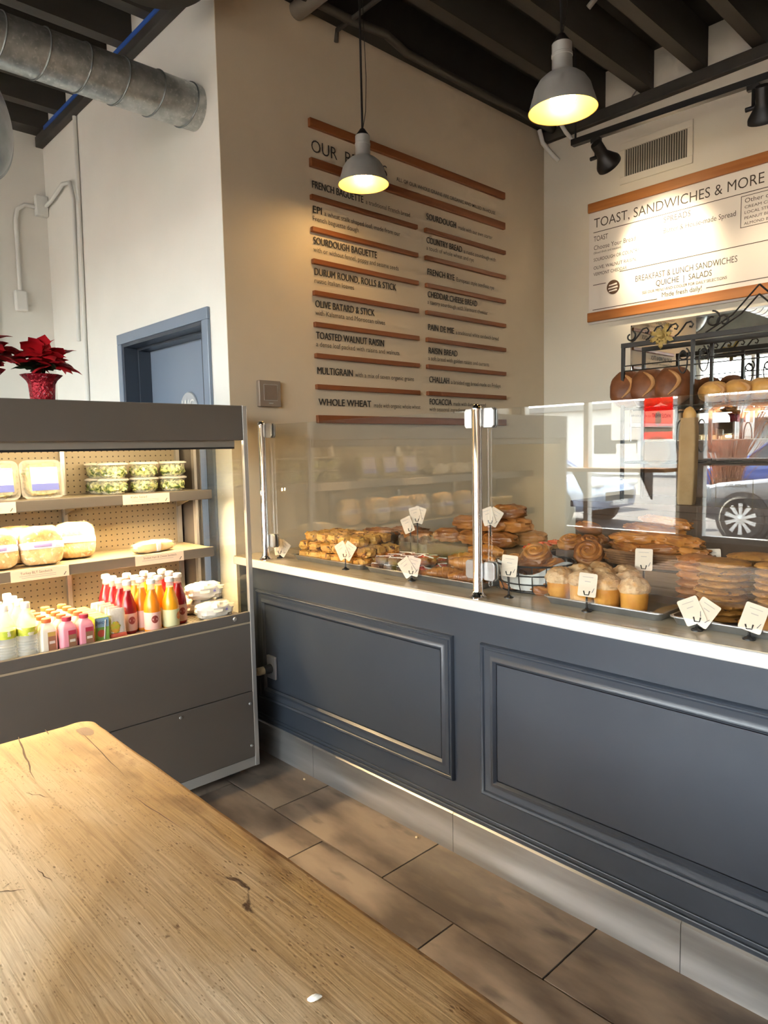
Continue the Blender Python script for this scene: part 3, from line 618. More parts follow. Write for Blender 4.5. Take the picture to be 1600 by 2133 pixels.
# ------------------------------------------------------------------ wooden table
def table_wood():
    m, t, b = _new('worn_pale_wood'); N = t.nodes; L = t.links
    tc = N.new('ShaderNodeTexCoord')
    def mp(s, rot=0):
        n = N.new('ShaderNodeMapping'); n.inputs['Scale'].default_value = s; n.inputs['Rotation'].default_value = (0, 0, rot); L.new(tc.outputs['Object'], n.inputs[0]); return n.outputs[0]
    def nz(v, s, d=6, dist=0):
        n = N.new('ShaderNodeTexNoise'); n.inputs['Scale'].default_value = s; n.inputs['Detail'].default_value = d; n.inputs['Distortion'].default_value = dist; L.new(v, n.inputs['Vector']); return n.outputs['Fac']
    def rng(f, a, c, d=0.0, e=1.0):
        n = N.new('ShaderNodeMapRange'); n.inputs[1].default_value = a; n.inputs[2].default_value = c; n.inputs[3].default_value = d; n.inputs[4].default_value = e; L.new(f, n.inputs[0]); return n.outputs[0]
    def mix(f, a, c):
        n = N.new('ShaderNodeMix'); n.data_type = 'RGBA'; L.new(f, n.inputs['Factor'])
        for k, v in (('A', a), ('B', c)):
            if isinstance(v, tuple): n.inputs[k].default_value = (*v, 1)
            else: L.new(v, n.inputs[k])
        return n.outputs['Result']
    def mul(a, c):
        n = N.new('ShaderNodeMath'); n.operation = 'MULTIPLY'; L.new(a, n.inputs[0]); L.new(c, n.inputs[1]); return n.outputs[0]
    sx = N.new('ShaderNodeSeparateXYZ'); L.new(tc.outputs['Object'], sx.inputs[0])
    warp = N.new('ShaderNodeVectorMath'); warp.operation = 'ADD'
    wn = N.new('ShaderNodeTexNoise'); wn.inputs['Scale'].default_value = 3; L.new(tc.outputs['Object'], wn.inputs['Vector'])
    # honey tone at the far end and right rim (varnish left), pale where scrubbed
    worn = rng(nz(mp((1, 2.0, 1)), 2.2, 5), .38, .62)
    rim = rng(sx.outputs['Y'], .40, .64)
    rim2 = mul(rim, rng(nz(mp((1, 4, 1)), 2.5, 3), .25, .6))
    end = rng(sx.outputs['X'], -1.55, -1.82)
    base = mix(worn, (.56, .355, .165), (.75, .575, .38))
    base = mix(rim2, base, (.56, .32, .095)); base = mix(end, base, (.55, .315, .10))
    stain = mul(rng(sx.outputs['Y'], .50, .62), rng(nz(mp((1, 2, 1)), 5, 6), .52, .66)); base = mix(stain, base, (.26, .125, .035))
    grain = nz(mp((1.2, 26, 1)), 3.2, 8, .6); base = mix(rng(grain, .56, .72, 0, .5), base, (.25, .13, .045))
    fine = nz(mp((6, 120, 1)), 3, 3); base = mix(rng(fine, .52, .75, 0, .28), base, (.30, .17, .06))
    pit = N.new('ShaderNodeTexVoronoi'); pit.inputs['Scale'].default_value = 95; L.new(mp((.6, 1.3, 1), .45), pit.inputs['Vector'])
    gate = rng(nz(mp((1, 1.5, 1)), 14, 6), .54, .66, 0, .8)
    pits = mul(rng(pit.outputs['Distance'], .30, .10), gate); base = mix(pits, base, (.14, .065, .022))
    pt2 = N.new('ShaderNodeTexVoronoi'); pt2.inputs['Scale'].default_value = 210; L.new(mp((.45, 1.2, 1), .6), pt2.inputs['Vector'])
    sp2 = mul(rng(pt2.outputs['Distance'], .34, .12, 0, .75), rng(nz(mp((1, 2, 1)), 20, 5), .50, .60)); base = mix(sp2, base, (.24, .125, .045))
    big = rng(nz(mp((3.5, 7, 1)), 3.6, 8, 1.2), .71, .76); base = mix(big, base, (.11, .05, .02))
    L.new(base, b.inputs['Base Color']); b.inputs['Roughness'].default_value = .55
    bp = N.new('ShaderNodeBump'); bp.inputs['Strength'].default_value = .25; bp.inputs['Distance'].default_value = .004
    L.new(grain, bp.inputs['Height']); b2 = N.new('ShaderNodeBump'); b2.invert = True; b2.inputs['Strength'].default_value = .2; b2.inputs['Distance'].default_value = .003
    L.new(pits, b2.inputs['Height']); L.new(bp.outputs[0], b2.inputs['Normal']); L.new(b2.outputs[0], b.inputs['Normal'])
    return m
tw = table_wood()
tbx = thing('wooden_table', 'thick worn pale wooden table in the foreground', 'table', (-1.0, .1, 0))
TX0, TX1, TY0, TY1, TZ = -1.845, -.12, -.42, .655, .76
def rim_pt(u):
    """rounded-corner outline, gently wavering along the sides"""
    r = .035; pts = []
    for (cx, cy_, a0) in ((TX1-r, TY1-r, 0), (TX0+r, TY1-r, 90), (TX0+r, TY0+r, 180), (TX1-r, TY0+r, 270)):
        for k in range(7): a = R(a0+15*k); pts.append((cx+r*math.cos(a), cy_+r*math.sin(a)))
    return pts
base_pts = rim_pt(0); outl = []
for i, p in enumerate(base_pts):
    q = base_pts[(i+1) % len(base_pts)]; L_ = math.hypot(q[0]-p[0], q[1]-p[1]); n = max(1, int(L_/.04))
    for k in range(n): outl.append((p[0]+(q[0]-p[0])*k/n, p[1]+(q[1]-p[1])*k/n))
cxm, cym = (TX0+TX1)/2, (TY0+TY1)/2
def ring(ins, z, amp=.0035):
    out = []
    for (x, y) in outl:
        nn = noise.noise(Vector((x*4.5, y*4.5, 3.3)))*amp + noise.noise(Vector((x*15, y*15, 1.3)))*amp*.35
        sx_ = (x-cxm)/(TX1-cxm); sy_ = (y-cym)/(TY1-cym); dx = (sx_ if abs(sx_) > .93 else 0); dy = (sy_ if abs(sy_) > .93 else 0)
        l = math.hypot(dx, dy) or 1; out.append((x-(ins-nn)*dx/l, y-(ins-nn)*dy/l, z))
    return out
b = MB(); nO = len(outl); rings = [ring(.012, TZ-.062), ring(.0, TZ-.052), ring(-.002, TZ-.03), ring(.0, TZ-.014), ring(.006, TZ-.004), ring(.016, TZ)]
vs = [p for r_ in rings for p in r_]; fs = []
for i in range(len(rings)-1):
    for k in range(nO): k2 = (k+1) % nO; fs.append((i*nO+k, i*nO+k2, (i+1)*nO+k2, (i+1)*nO+k))
fs.append(tuple(range((len(rings)-1)*nO, len(rings)*nO))); fs.append(tuple(range(nO-1, -1, -1)))
b.add(vs, fs).build('tabletop', tw, tbx, True, ang=60)
MB().box(TX0+.10, TX1-.10, TY0+.09, TY0+.115, .60, TZ-.06).build('apron', tw, tbx); MB().box(TX0+.10, TX1-.10, TY1-.115, TY1-.09, .60, TZ-.06).build('apron', tw, tbx)
MB().box(TX0+.09, TX0+.115, TY0+.115, TY1-.115, .60, TZ-.06).build('apron', tw, tbx)
for x_ in (TX0+.08, TX1-.16):
    for y_ in (TY0+.07, TY1-.15): MB().box(x_, x_+.08, y_, y_+.08, 0, TZ-.06).build('leg', tw, tbx, bevel=.006)
# knife-cut cracks and a chipped patch worn into the top
crack = mat('wood_crack', (.10, .048, .018), .8)
def gash(p, q, w_, name='crack'):
    p, q = Vector((*p, TZ)), Vector((*q, TZ)); d_ = (q-p); s_ = Vector((-d_.y, d_.x, 0)).normalized(); n = 10; vs = []
    for i in range(n+1):
        t = i/n; c = p + d_*t + s_*noise.noise(Vector((p.x*30+t*4, p.y*20, 2)))*.006; ww = w_*math.sin(math.pi*min(1, .12+t*.88))*(.6+.5*random.random())
        vs += [c+s_*ww+Vector((0, 0, .0004)), c-s_*ww+Vector((0, 0, .0004))]
    MB().add(vs, [(2*i, 2*i+1, 2*i+3, 2*i+2) for i in range(n)]).build(name, crack, tbx)
gash((-1.843, .475), (-1.56, .43), .0028); gash((-1.77, .60), (-1.43, .575), .0012); gash((-1.843, .54), (-1.80, .535), .0016)
gash((-1.36, .55), (-1.13, .565), .001); gash((-1.20, .26), (-1.17, .30), .0013); gash((-1.22, .33), (-1.16, .335), .001); gash((-1.52, .40), (-1.46, .43), .0012)
pt = MB(); pv = []
for k in range(18):
    a = 2*math.pi*k/18; rr_ = 1 + .35*noise.noise(Vector((math.cos(a)*2, math.sin(a)*2, 5)))
    pv.append((-1.755+.034*rr_*math.cos(a), .607+.017*rr_*math.sin(a), TZ+.0004))
pt.add(pv, [tuple(range(18))]).build('chipped_patch', mat('chip_brown', (.17, .085, .05), .6), tbx)
# ------------------------------------------------------------------ cooler contents
clear_pl = film('clear_plastic', (.92, .90, .82), .22, .12)
lid_pl = film('clear_lid_plastic', (.92, .90, .82), .42, .15)
salad_m = nmat('green_salad', (.045, .085, .012), (.50, .52, .20), 60, .45, lo=.42, hi=.6, detail=2, bump=.8, bscale=70, c3=(.75, .72, .55), s3=45, lo3=.60, hi3=.66, rnd=9)
salad2_m = nmat('wheat_berry_salad', (.45, .33, .10), (.70, .55, .25), 45, .45, bump=.7, bscale=60, c3=(.20, .28, .04), s3=22, lo3=.55, hi3=.62, rnd=9)
label_w = mat('label_lilac_white', (.74, .72, .80), .6); label_b = mat('label_blue', (.10, .13, .42), .6); label_p = mat('label_purple', (.30, .24, .52), .6)
def rbox(x0, x1, y0, y1, r=.02):
    pts = []
    for cx, cy_, a0 in ((x1-r, y1-r, 0), (x0+r, y1-r, 90), (x0+r, y0+r, 180), (x1-r, y0+r, 270)):
        for k in range(5): a = R(a0+22.5*k); pts.append((cx+r*math.cos(a), cy_+r*math.sin(a)))
    return pts
def loft(b, loops, cap=True):
    n = len(loops[0]); vs = [p for l in loops for p in l]; fs = []
    for i in range(len(loops)-1):
        for k in range(n): k2 = (k+1) % n; fs.append((i*n+k, i*n+k2, (i+1)*n+k2, (i+1)*n+k))
    if cap: fs += [tuple(range(n-1, -1, -1)), tuple(range((len(loops)-1)*n, len(loops)*n))]
    return b.add(vs, fs)
# clamshell boxes, leaning back, front faces +X
cl = thing('salad_clamshell', 'x', 'food box', (0, 0, 0), group='clamshell salads on the top shelf')
def clp(s_, x_): return [(x_, y, z) for y, z in rbox(-.080*s_, .080*s_, .078-.076*s_, .078+.076*s_, .028)]
loft(MB(), [clp(.80, -.030), clp(.95, 0), clp(1.05, .002), clp(1.05, .006), clp(.93, .010), clp(.84, .032), clp(.74, .034)]).build('clear_box', clear_pl, cl, True, world=False)
MB().blob((-.002, 0, .076), (.026, .066, .062), .25, 5, 2, .6).build('salad', salad2_m, cl, True, world=False)
lb_ = MB().box(.0345, .0352, -.052, .052, .030, .124).build('label', label_w, cl, world=False)
MB().box(.0353, .0356, -.052, .052, .028, .056).build('label_band', label_b, lb_, world=False); MB().box(.0353, .0356, -.052, .052, .115, .124).build('label_band', label_p, lb_, world=False)
for k in range(5): MB().box(.0353, .0355, -.045+.004*k, .040-.003*k, .064+.009*k, .067+.009*k).build('label_print', label_p, lb_, world=False)
for i, (y, lbl) in enumerate(((.945, 'clear clamshell of grain salad nearest the kale bowls'), (.775, 'clear clamshell of grain salad left of its twin at the frame edge'), (.605, 'clear clamshell of grain salad farthest from the kale bowls'))):
    place(cl, i == 0, (-3.045, y, 1.279), (0, R(-9), 0), lbl)
# kale bowls
bw = thing('kale_salad_bowl', 'x', 'food box', (0, 0, 0), group='kale salad bowls on the top shelf')
MB().lathe([(.044, 0), (.047, .002), (.059, .056), (.0645, .058), (.0645, .061), (.060, .061)], 32).build('clear_bowl', clear_pl, bw, True, world=False)
MB().blob((0, 0, .030), (.053, .053, .029), .22, 6, 4, .75, 28, 14).build('salad', salad_m, bw, True, world=False)
MB().lathe([(.066, .060), (.066, .066), (.060, .069), (.058, .066), (0, .066)], 32).build('lid', lid_pl, bw, True, world=False)
i = 0
for r_, xx in (('front', -3.045), ('back', -3.165)):
    for c_i, (yy, col) in enumerate(((1.235, 'left'), (1.375, 'middle'), (1.512, 'right'))):
        for lv, zz in (('bottom', 0), ('top', .0685)):
            if r_ == 'back' and c_i > 0: continue
            place(bw, i == 0, (xx + (.004 if lv == 'top' else 0), yy-(.012 if r_ == 'back' else 0), 1.2785+zz), (0, 0, i*1.1), 'clear bowl of kale salad, %s of the %s stack in the %s row' % (lv, col, r_)); i += 1
# wrapped sandwiches
crust = nmat('seeded_bread', (.52, .27, .07), (.78, .56, .26), 22, .42, bump=.4, bscale=60, c3=(.86, .72, .45), s3=60, lo3=.56, hi3=.64, rnd=7)
sw = thing('wrapped_sandwich', 'x', 'sandwich', (0, 0, 0), group='wrapped sandwiches on the middle shelf')
MB().blob((0, 0, .078), (.040, .080, .078), .05, 3, 3, .55, 32, 20, flat=.98).build('bread', crust, sw, True, world=False)
MB().blob((0, 0, .078), (.043, .083, .080), .06, 4, 5, .55, 32, 20, flat=.96).build('clear_wrap', film('cling_film', (.95, .9, .8), .12, .1), sw, True, world=False)
MB().blob((0, 0, .078), (.0445, .0835, .020), .02, 3, 5, .5, 32, 8).build('paper_band', label_w, sw, True, world=False)
MB().blob((0.0012, 0, .078), (.0447, .060, .012), .02, 3, 5, .5, 32, 8).build('band_print', label_p, sw, True, world=False)
for i, (x, y, rz, t_, lbl) in enumerate(((-2.985, .905, -.10, -8, 'seeded bread sandwich in film, largest in view on the middle shelf'), (-2.985, .735, .05, -8, 'seeded bread sandwich in film cut by the left frame edge'), (-3.06, 1.065, -.12, -10, 'seeded bread sandwich in film, rightmost of the leaning ones'),
                                      (-3.10, .845, .0, -12, 'seeded bread sandwich in film standing behind the largest one'), (-3.0, .56, .0, -8, 'seeded bread sandwich in film farthest left on the middle shelf'))):
    place(sw, i == 0, (x, y, 1.013), (0, R(t_), rz), lbl)
bs = thing('baguette_sandwich', 'baguette sandwich in clear film lying alone on the middle shelf', 'sandwich', (-2.985, 1.375, 1.0115), R(8))
MB().blob((0, 0, .026), (.034, .098, .026), .12, 3, 8, .7, 24, 14, flat=.9).build('bread', nmat('pale_baguette', (.62, .40, .16), (.80, .62, .36), 14, .4, bump=.3), bs, True, world=False)
MB().blob((0, 0, .027), (.037, .104, .028), .15, 5, 9, .7, 24, 14, flat=.9).build('clear_wrap', film('cling_film', (.95, .9, .8)), bs, True, world=False)
MB().blob((.002, .008, .028), (.037, .017, .027), .05, 3, 9, .6, 16, 10).build('label', label_w, bs, True, world=False)
# drinks on the deck
ZK = .7225
cap_w = mat('white_cap', (.86, .84, .80), .4)
wb = thing('water_bottle', 'x', 'bottle', (0, 0, 0), group='water bottles on the cooler deck')
pr = [(.032, 0), (.035, .004)]
for k in range(6): pr += [(.035, .010+.010*k), (.0332, .015+.010*k)]
MB().lathe(pr + [(.035, .075), (.035, .118), (.034, .128), (.026, .150), (.015, .168), (.0135, .178), (.0135, .182)], 24).build('bottle_body', film('water_plastic', (.90, .92, .88), .30, .08), wb, True, world=False)
MB().lathe([(.0355, .080), (.0358, .081), (.0358, .108), (.0355, .109)], 24).build('label', nmat('citrus_label', (.72, .70, .08), (.42, .50, .04), 40, .5, c3=(.85, .82, .6), s3=30, lo3=.6, hi3=.62), wb, True, world=False)
MB().lathe([(.0155, .176), (.0155, .196), (.014, .198), (0, .198)], 18).build('cap', cap_w, wb, True, world=False)
n_ = 0; ORD = ('first', 'second', 'third', 'fourth', 'fifth', 'sixth')
for c_i, y in enumerate((.760, .688, .616, .544, .472)):
    for r_i in range(4):
        place(wb, n_ == 0, (-2.735-.076*r_i, y, ZK), (0, 0, .7*n_), 'clear water bottle, %s from the front in the %s row left of the milk cartons' % (ORD[r_i], ORD[c_i])); n_ += 1
# milk cartons
def carton(name, body_c, label_c, cap_c, band):
    t = thing(name, 'x', 'carton', (0, 0, 0), group='milk cartons on the cooler deck')
    def sq(s_, z, r=.008): return [(x, y, z) for x, y in rbox(-s_, s_, -s_, s_, r)]
    loft(MB(), [sq(.027, 0), sq(.028, .003), sq(.028, .082), sq(.024, .096), sq(.014, .108, .006), sq(.012, .112, .006)]).build('carton_body', body_c, t, True, world=False)
    l = MB().box(.0282, .0288, -.006, .022, .008, .078).build('label', label_c, t, world=False)
    MB().box(.0289, .0292, -.006, .022, .062, .078).build('label_band', band, l, world=False); MB().box(.0289, .0292, -.002, .018, .034, .044).build('label_patch', mat('label_cream', (.7, .6, .5), .6), l, world=False)
    MB().lathe([(.016, .111), (.017, .113), (.017, .125), (.015, .127), (0, .127)], 18).build('cap', cap_c, t, True, world=False)
    return t
lb_brown = mat('label_brown', (.30, .14, .07), .6); lb_red = mat('label_red', (.45, .03, .06), .6)
pk = carton('strawberry_milk', mat('pink_milk', (.80, .30, .36), .35), lb_brown, lb_red, lb_red)
wt = carton('plain_milk', mat('cream_carton', (.80, .72, .58), .4), lb_brown, mat('orange_red_cap', (.70, .16, .05), .5), mat('label_gold', (.5, .35, .08), .6))
n1 = n2 = 0
for c_i, y in enumerate((.953, .890, .827)):
    for r_i in range(5):
        x = -2.700-.060*r_i - (.03 if c_i == 2 else 0)
        col = ('nearest the juice boxes', 'in the middle carton row', 'beside the water bottles')[c_i]
        if c_i < 2 and r_i < 1: place(pk, n1 == 0, (x, y, ZK), (0, 0, 0), 'pink strawberry milk carton at the front %s' % col); n1 += 1
        else: place(wt, n2 == 0, (x, y, ZK), (0, 0, 0), 'cream milk carton with red cap, %s from the front %s' % (ORD[r_i], col)); n2 += 1
# juice boxes
jx = thing('juice_box', 'x', 'juice box', (0, 0, 0), group='juice boxes on the cooler deck')
def jb_(s_, z): return [(x*s_, y*s_, z) for x, y in rbox(-.019, .019, -.027, .027, .003)]
loft(MB(), [jb_(1, 0), jb_(1, .098), jb_(.93, .100)]).build('carton_body', nmat('lime_carton', (.38, .55, .05), (.62, .70, .10), 9, .45), jx, world=False)
l = MB().box(.0192, .0196, -.026, .026, .060, .097).build('sky_print', mat('print_blue', (.25, .42, .55), .5), jx, world=False)
text('Juice', 'lettering', mat('print_navy', (.04, .06, .14), .5), l, (.0197, -.022, .074), (0, 1, 0), (0, 0, 1), .013, .040, .0003).location = (0, 0, 0)
MB().box(.0192, .0196, -.026, .026, .004, .060).build('green_print', mat('print_green', (.22, .42, .08), .5), jx, world=False)
c_ = MB(); c_.xf = Matrix.Translation((.0197, -.004, .036)) @ Matrix.Rotation(R(90), 4, 'Y'); c_.lathe([(.015, 0), (.012, .0008), (0, .001)], 18); c_.build('fruit_print', mat('print_red', (.55, .10, .06), .5), jx, True, world=False)
MB().tube([(.022, .006, .012), (.022, .013, .088)], .0022, 6).build('straw', cap_w, jx, world=False)
for r_i in range(6): place(jx, r_i == 0, (-2.722-.041*r_i, 1.022, ZK), (0, 0, R(3 if r_i % 2 else -2)), 'green juice box with straw, %s from the front' % ORD[r_i])
# drink pouches
po = thing('drink_pouch', 'x', 'pouch', (0, 0, 0), group='foil pouches on the cooler deck')
vs = []; fs = []
for j in range(11):
    t = j/10; th_ = .017*math.sin(math.pi*min(1, .06+t*.92))**.6*(1-.35*t); hw = .036*(1-.10*math.sin(math.pi*t)) * (1 if t < .85 else 1-(t-.85)*1.2)
    for k in range(16):
        a = 2*math.pi*k/16; vs.append((th_*math.sin(a)*(1+.15*noise.noise(Vector((a, t*5, 1)))), hw*math.copysign(abs(math.cos(a))**.8, math.cos(a)), .118*t))
for j in range(10):
    for k in range(16): k2 = (k+1) % 16; fs.append((j*16+k, j*16+k2, (j+1)*16+k2, (j+1)*16+k))
fs += [tuple(range(15, -1, -1)), tuple(range(160, 176))]
MB().add(vs, fs).build('pouch_body', nmat('silver_foil', (.70, .66, .60), (.86, .82, .76), 20, .28, .35, bump=.4), po, True, world=False)
MB().blob((.0145, -.010, .045), (.004, .018, .022), .3, 4, 3).build('fruit_print', nmat('orange_green_print', (.75, .28, .05), (.35, .45, .04), 50, .5), po, True, world=False)
MB().blob((.0115, 0, .012), (.006, .034, .010), .1, 4, 3, .6).build('red_base', mat('print_red', (.55, .10, .06)), po, True, world=False)
for r_i in range(5): place(po, r_i == 0, (-2.725-.045*r_i, 1.090+.006*(r_i % 2), ZK), (0, R(-4), R(-6+4*r_i)), 'silver foil drink pouch, %s from the front' % ORD[r_i])
# glass juice bottles
def juice(name, liquid, label_c, dot=None):
    t = thing(name, 'x', 'bottle', (0, 0, 0), group='glass juice bottles on the cooler deck')
    MB().lathe([(.030, 0), (.0335, .004), (.0335, .098), (.031, .118), (.022, .146), (.0155, .165), (.0148, .176), (0, .176)], 26).build('juice', liquid, t, True, world=False)
    MB().lathe([(.0150, .172), (.0145, .200), (.0165, .202), (.0165, .206)], 22).build('bottle_neck', film('neck_glass', (.85, .82, .75), .28, .05), t, True, world=False)
    l = MB().lathe([(.0340, .012), (.0344, .013), (.0344, .082), (.0340, .083)], 26).build('label', label_c, t, True, world=False)
    if dot:
        d_ = MB()
        for rr in [0]:
            pts = []
            for k in range(20):
                a = 2*math.pi*k/20; yy = .014*math.cos(a); ang = yy/.0344; pts.append((.0348*math.cos(ang), .0348*math.sin(ang), .055+.016*math.sin(a)))
            d_.add([(.0350, 0, .055)] + pts, [(0, k+1, (k+1) % 20+1) for k in range(20)])
        d_.build('label_dot', dot, l, world=False)
    MB().lathe([(.0175, .198), (.0185, .202), (.0175, .214), (.014, .217), (0, .217)], 22).build('cap', cap_w, t, True, world=False)
    return t
oj = juice('orange_soda_bottle', mat('orange_juice', (.82, .24, .012), .25), mat('label_pink', (.82, .47, .40), .6), mat('dot_maroon', (.26, .04, .03), .6))
yj = juice('mango_soda_bottle', mat('mango_juice', (.86, .36, .012), .25), mat('label_pale_green', (.70, .66, .36), .6), mat('dot_orange', (.80, .28, .08), .6))
rj = juice('berry_soda_bottle', mat('berry_juice', (.22, .006, .010), .2), mat('label_rose', (.55, .33, .28), .6), mat('dot_maroon', (.26, .04, .03)))
n1 = 0
for r_i in range(4): place(rj, n1 == 0, (-2.775-.073*r_i, 1.158, ZK), (0, 0, .3*r_i), 'dark red glass bottle, %s from the front beside the pouches' % ORD[r_i]); n1 += 1
for r_i in range(3): place(rj, False, (-2.775-.073*r_i, 1.380, ZK), (0, 0, .3*r_i), 'dark red glass bottle, %s from the front beside the bagged rolls' % ORD[r_i])
for i, (x, y) in enumerate(((-2.722, 1.236), (-2.79, 1.222), (-2.865, 1.232), (-2.94, 1.228))): place(oj, i == 0, (x, y, ZK), (0, 0, R((-8, 40, 100, 200)[i])), 'orange glass bottle with pink label, %s from the front' % ORD[i])
for i, (x, y) in enumerate(((-2.712, 1.312), (-2.785, 1.297), (-2.858, 1.305), (-2.932, 1.302))): place(yj, i == 0, (x, y, ZK), (0, 0, R((38, 90, 150, 220)[i])), 'yellow-orange glass bottle with pale label, %s from the front' % ORD[i])
# bagged rolls
rl = thing('bagged_rolls', 'x', 'bread bag', (0, 0, 0), group='white bags of rolls on the cooler deck')
MB().blob((0, 0, .038), (.062, .085, .038), .20, 3, 6, .8, 28, 16, flat=.95).build('bag', nmat('white_roll_bag', (.80, .72, .58), (.88, .82, .72), 12, .35, bump=.5, bscale=22), rl, True, world=False)
MB().blob((.030, .030, .046), (.026, .026, .024), .05, 3, 2).build('label', label_p, rl, True, world=False)
for i, (p_, rz, lb) in enumerate((((-2.735, 1.528, ZK), .1, 'white bag of rolls with purple label at the front of the deck'), ((-2.885, 1.530, ZK), .1, 'white bag of rolls lying behind the front one'), ((-2.82, 1.528, ZK+.073), -.1, 'white bag of rolls on top of the others'), ((-3.04, 1.53, ZK), 0, 'white bag of rolls at the back of the deck'))):
    place(rl, i == 0, p_, (0, 0, rz), lb)

# goods on the near half of the shelves, seen only as reflections in the glass guard
for i, (y, w_) in enumerate(((.36, 'first'), (.16, 'second'), (-.04, 'third'))): place(rl, False, (-3.03, y, 1.2785), (0, 0, .2*i), 'white bag of rolls on the top shelf, %s beyond the frame edge' % w_)
for i, (y, w_) in enumerate(((.33, 'first'), (.12, 'second'))): place(sw, False, (-3.0, y, 1.013), (0, R(-8), 0), 'seeded bread sandwich in film, %s beyond the frame edge' % w_)
pc_ = thing('custard_pot', 'x', 'food pot', (0, 0, 0), group='custard pots on the middle shelf')
MB().lathe([(.034, 0), (.036, .003), (.045, .085), (.045, .090), (0, .090)], 26).build('pot', mat('custard_yellow', (.72, .52, .18), .35), pc_, True, world=False)
MB().lathe([(.048, .088), (.048, .097), (.044, .100), (0, .100)], 26).build('lid', lid_pl, pc_, True, world=False)
MB().blob((.030, 0, .048), (.014, .020, .022), 0, 1, 0).build('round_label', mat('label_dark', (.10, .07, .05), .6), pc_, True, world=False)
for i, y in enumerate((-.06, -.17, -.28)): place(pc_, i == 0, (-2.96, y, 1.0115), (0, 0, 0), 'yellow custard pot with dark round label, %s beyond the frame edge' % ORD[i])

# ------------------------------------------------------------------ poinsettias on the cooler
foil = nmat('red_foil', (.34, .01, .02), (.55, .03, .05), 60, .25, .55, bump=.9, bscale=90, c3=(.85, .45, .50), s3=80, lo3=.64, hi3=.7)
bract_m = nmat('red_bract', (.42, .004, .012), (.56, .012, .022), 9, .5, rnd=5); leaf_m = nmat('dark_green_leaf', (.014, .03, .012), (.03, .05, .02), 9, .5)
def leafmesh(name, L_, W, m):
    n = 6; vs = []; fs = []
    for i in range(n+1):
        t = i/n; wv = W*(math.sin(math.pi*t**.8)**.9)*(1 + (.25 if i in (2, 4) else -.05)); z = .25*L_*math.sin(t*1.9) - .22*L_*t*t
        vs += [(L_*t, -wv, z-.25*wv), (L_*t, 0, z+.0), (L_*t, wv, z-.25*wv)]
    for i in range(n):
        a = 3*i; fs += [(a, a+3, a+4, a+1), (a+1, a+4, a+5, a+2)]
    b = MB().add(vs, fs); return b.mesh(name, m, True)
lf1 = leafmesh('bract', .105, .030, bract_m); lf2 = leafmesh('bract', .075, .024, bract_m); lf3 = leafmesh('leaf', .11, .03, leaf_m)
def poinsettia(loc, label, seed, sc=1.0):
    rs = random.Random(seed); t = thing('poinsettia', label, 'plant', loc, group='poinsettias on top of the cooler')
    pr = [(.044, 0), (.046, .003), (.050, .060), (.052, .085)]
    b = MB().lathe(pr + [(.060, .100), (.082, .122), (.078, .124), (.055, .104), (.048, .09)], 40, rib=.035, nrib=11); b.build('foil_pot', foil, t, True, world=False, ang=70)
    MB().lathe([(.049, .088), (0, .092)], 20).build('soil', mat('soil', (.03, .02, .015), .9), t, world=False)
    for k in range(3):
        a = k*2.1; MB().tube([(0, 0, .08), (.02*math.cos(a), .02*math.sin(a), .14), (.035*math.cos(a), .035*math.sin(a), .185)], .004, 6).build('stem', leaf_m, t, world=False)
    def lf(me, nm, px, py, pz, az, el, s_):
        o = put(nm, me, t, world=False); o.location = (px, py, pz); o.rotation_euler = (rs.uniform(-.5, .5), -el, az); o.scale = (s_,)*3
    for hx, hy, hz in ((.035, .04, .175), (-.03, .05, .205), (.01, -.055, .19), (.04, -.005, .215)):
        for k in range(8): lf(lf1, 'bract', hx, hy, hz-.01, k*.785+rs.uniform(-.3, .3), rs.uniform(-.55, .35), rs.uniform(.85, 1.15))
        for k in range(5): lf(lf2, 'bract', hx, hy, hz, k*1.257+rs.uniform(-.2, .2), rs.uniform(.1, .9), rs.uniform(.8, 1.15))
        for k in range(3): b = MB().blob((hx+.006*math.cos(k*2.1), hy+.006*math.sin(k*2.1), hz+.012), (.004, .004, .005), 0, 1, 0, 1, 8, 6); b.build('flower_bud', mat('bud_yellow', (.6, .5, .1), .5), t, True, world=False)
    for k in range(9): lf(lf3, 'leaf', 0, 0, .15, k*.70+.2, rs.uniform(-.25, .1), rs.uniform(.8, 1.1))
    t.scale = (sc,)*3
    return t
poinsettia((-2.92, .925, 1.6525), 'red poinsettia in a red foil pot nearest the door', 3, .92)
poinsettia((-2.93, .715, 1.6525), 'red poinsettia in a red foil pot at the left frame edge', 8, 1.02)
# ------------------------------------------------------------------ pastry on the counter
ZT = .945
pan_m = nmat('sheet_pan_aluminium', (.34, .34, .33), (.46, .46, .45), 10, .35, .9)
def sheet_pan(x0, x1, y0, y1, label):
    t = thing('sheet_pan', label, 'tray', ((x0+x1)/2, (y0+y1)/2, ZT), group='aluminium sheet pans on the counter')
    def rc(i, z): return [(x, y, z) for x, y in rbox(x0+i, x1-i, y0+i, y1-i, .02)]
    loft(MB(), [rc(.010, ZT+.0005), rc(.001, ZT+.022), rc(-.004, ZT+.022), rc(-.004, ZT+.025), rc(.003, ZT+.025), rc(.012, ZT+.003)]).build('pan', pan_m, t, True, ang=50)
    return t
sheet_pan(-2.655, -2.175, 1.905, 2.50, 'aluminium sheet pan under the chocolate chip scones')
sheet_pan(-2.150, -1.545, 1.905, 2.50, 'aluminium sheet pan under the croissants left of the chrome post')
sheet_pan(-1.270, -.880, 1.895, 2.135, 'aluminium sheet pan under the sugared brioches')
sheet_pan(-.855, -.30, 1.895, 2.30, 'aluminium sheet pan under the cookie stacks')
ZP = ZT+.0035
gold = nmat('golden_scone', (.46, .19, .025), (.68, .38, .085), 18, .6, bump=.5, bscale=35, c3=(.12, .04, .014), s3=34, lo3=.60, hi3=.64, rnd=11)
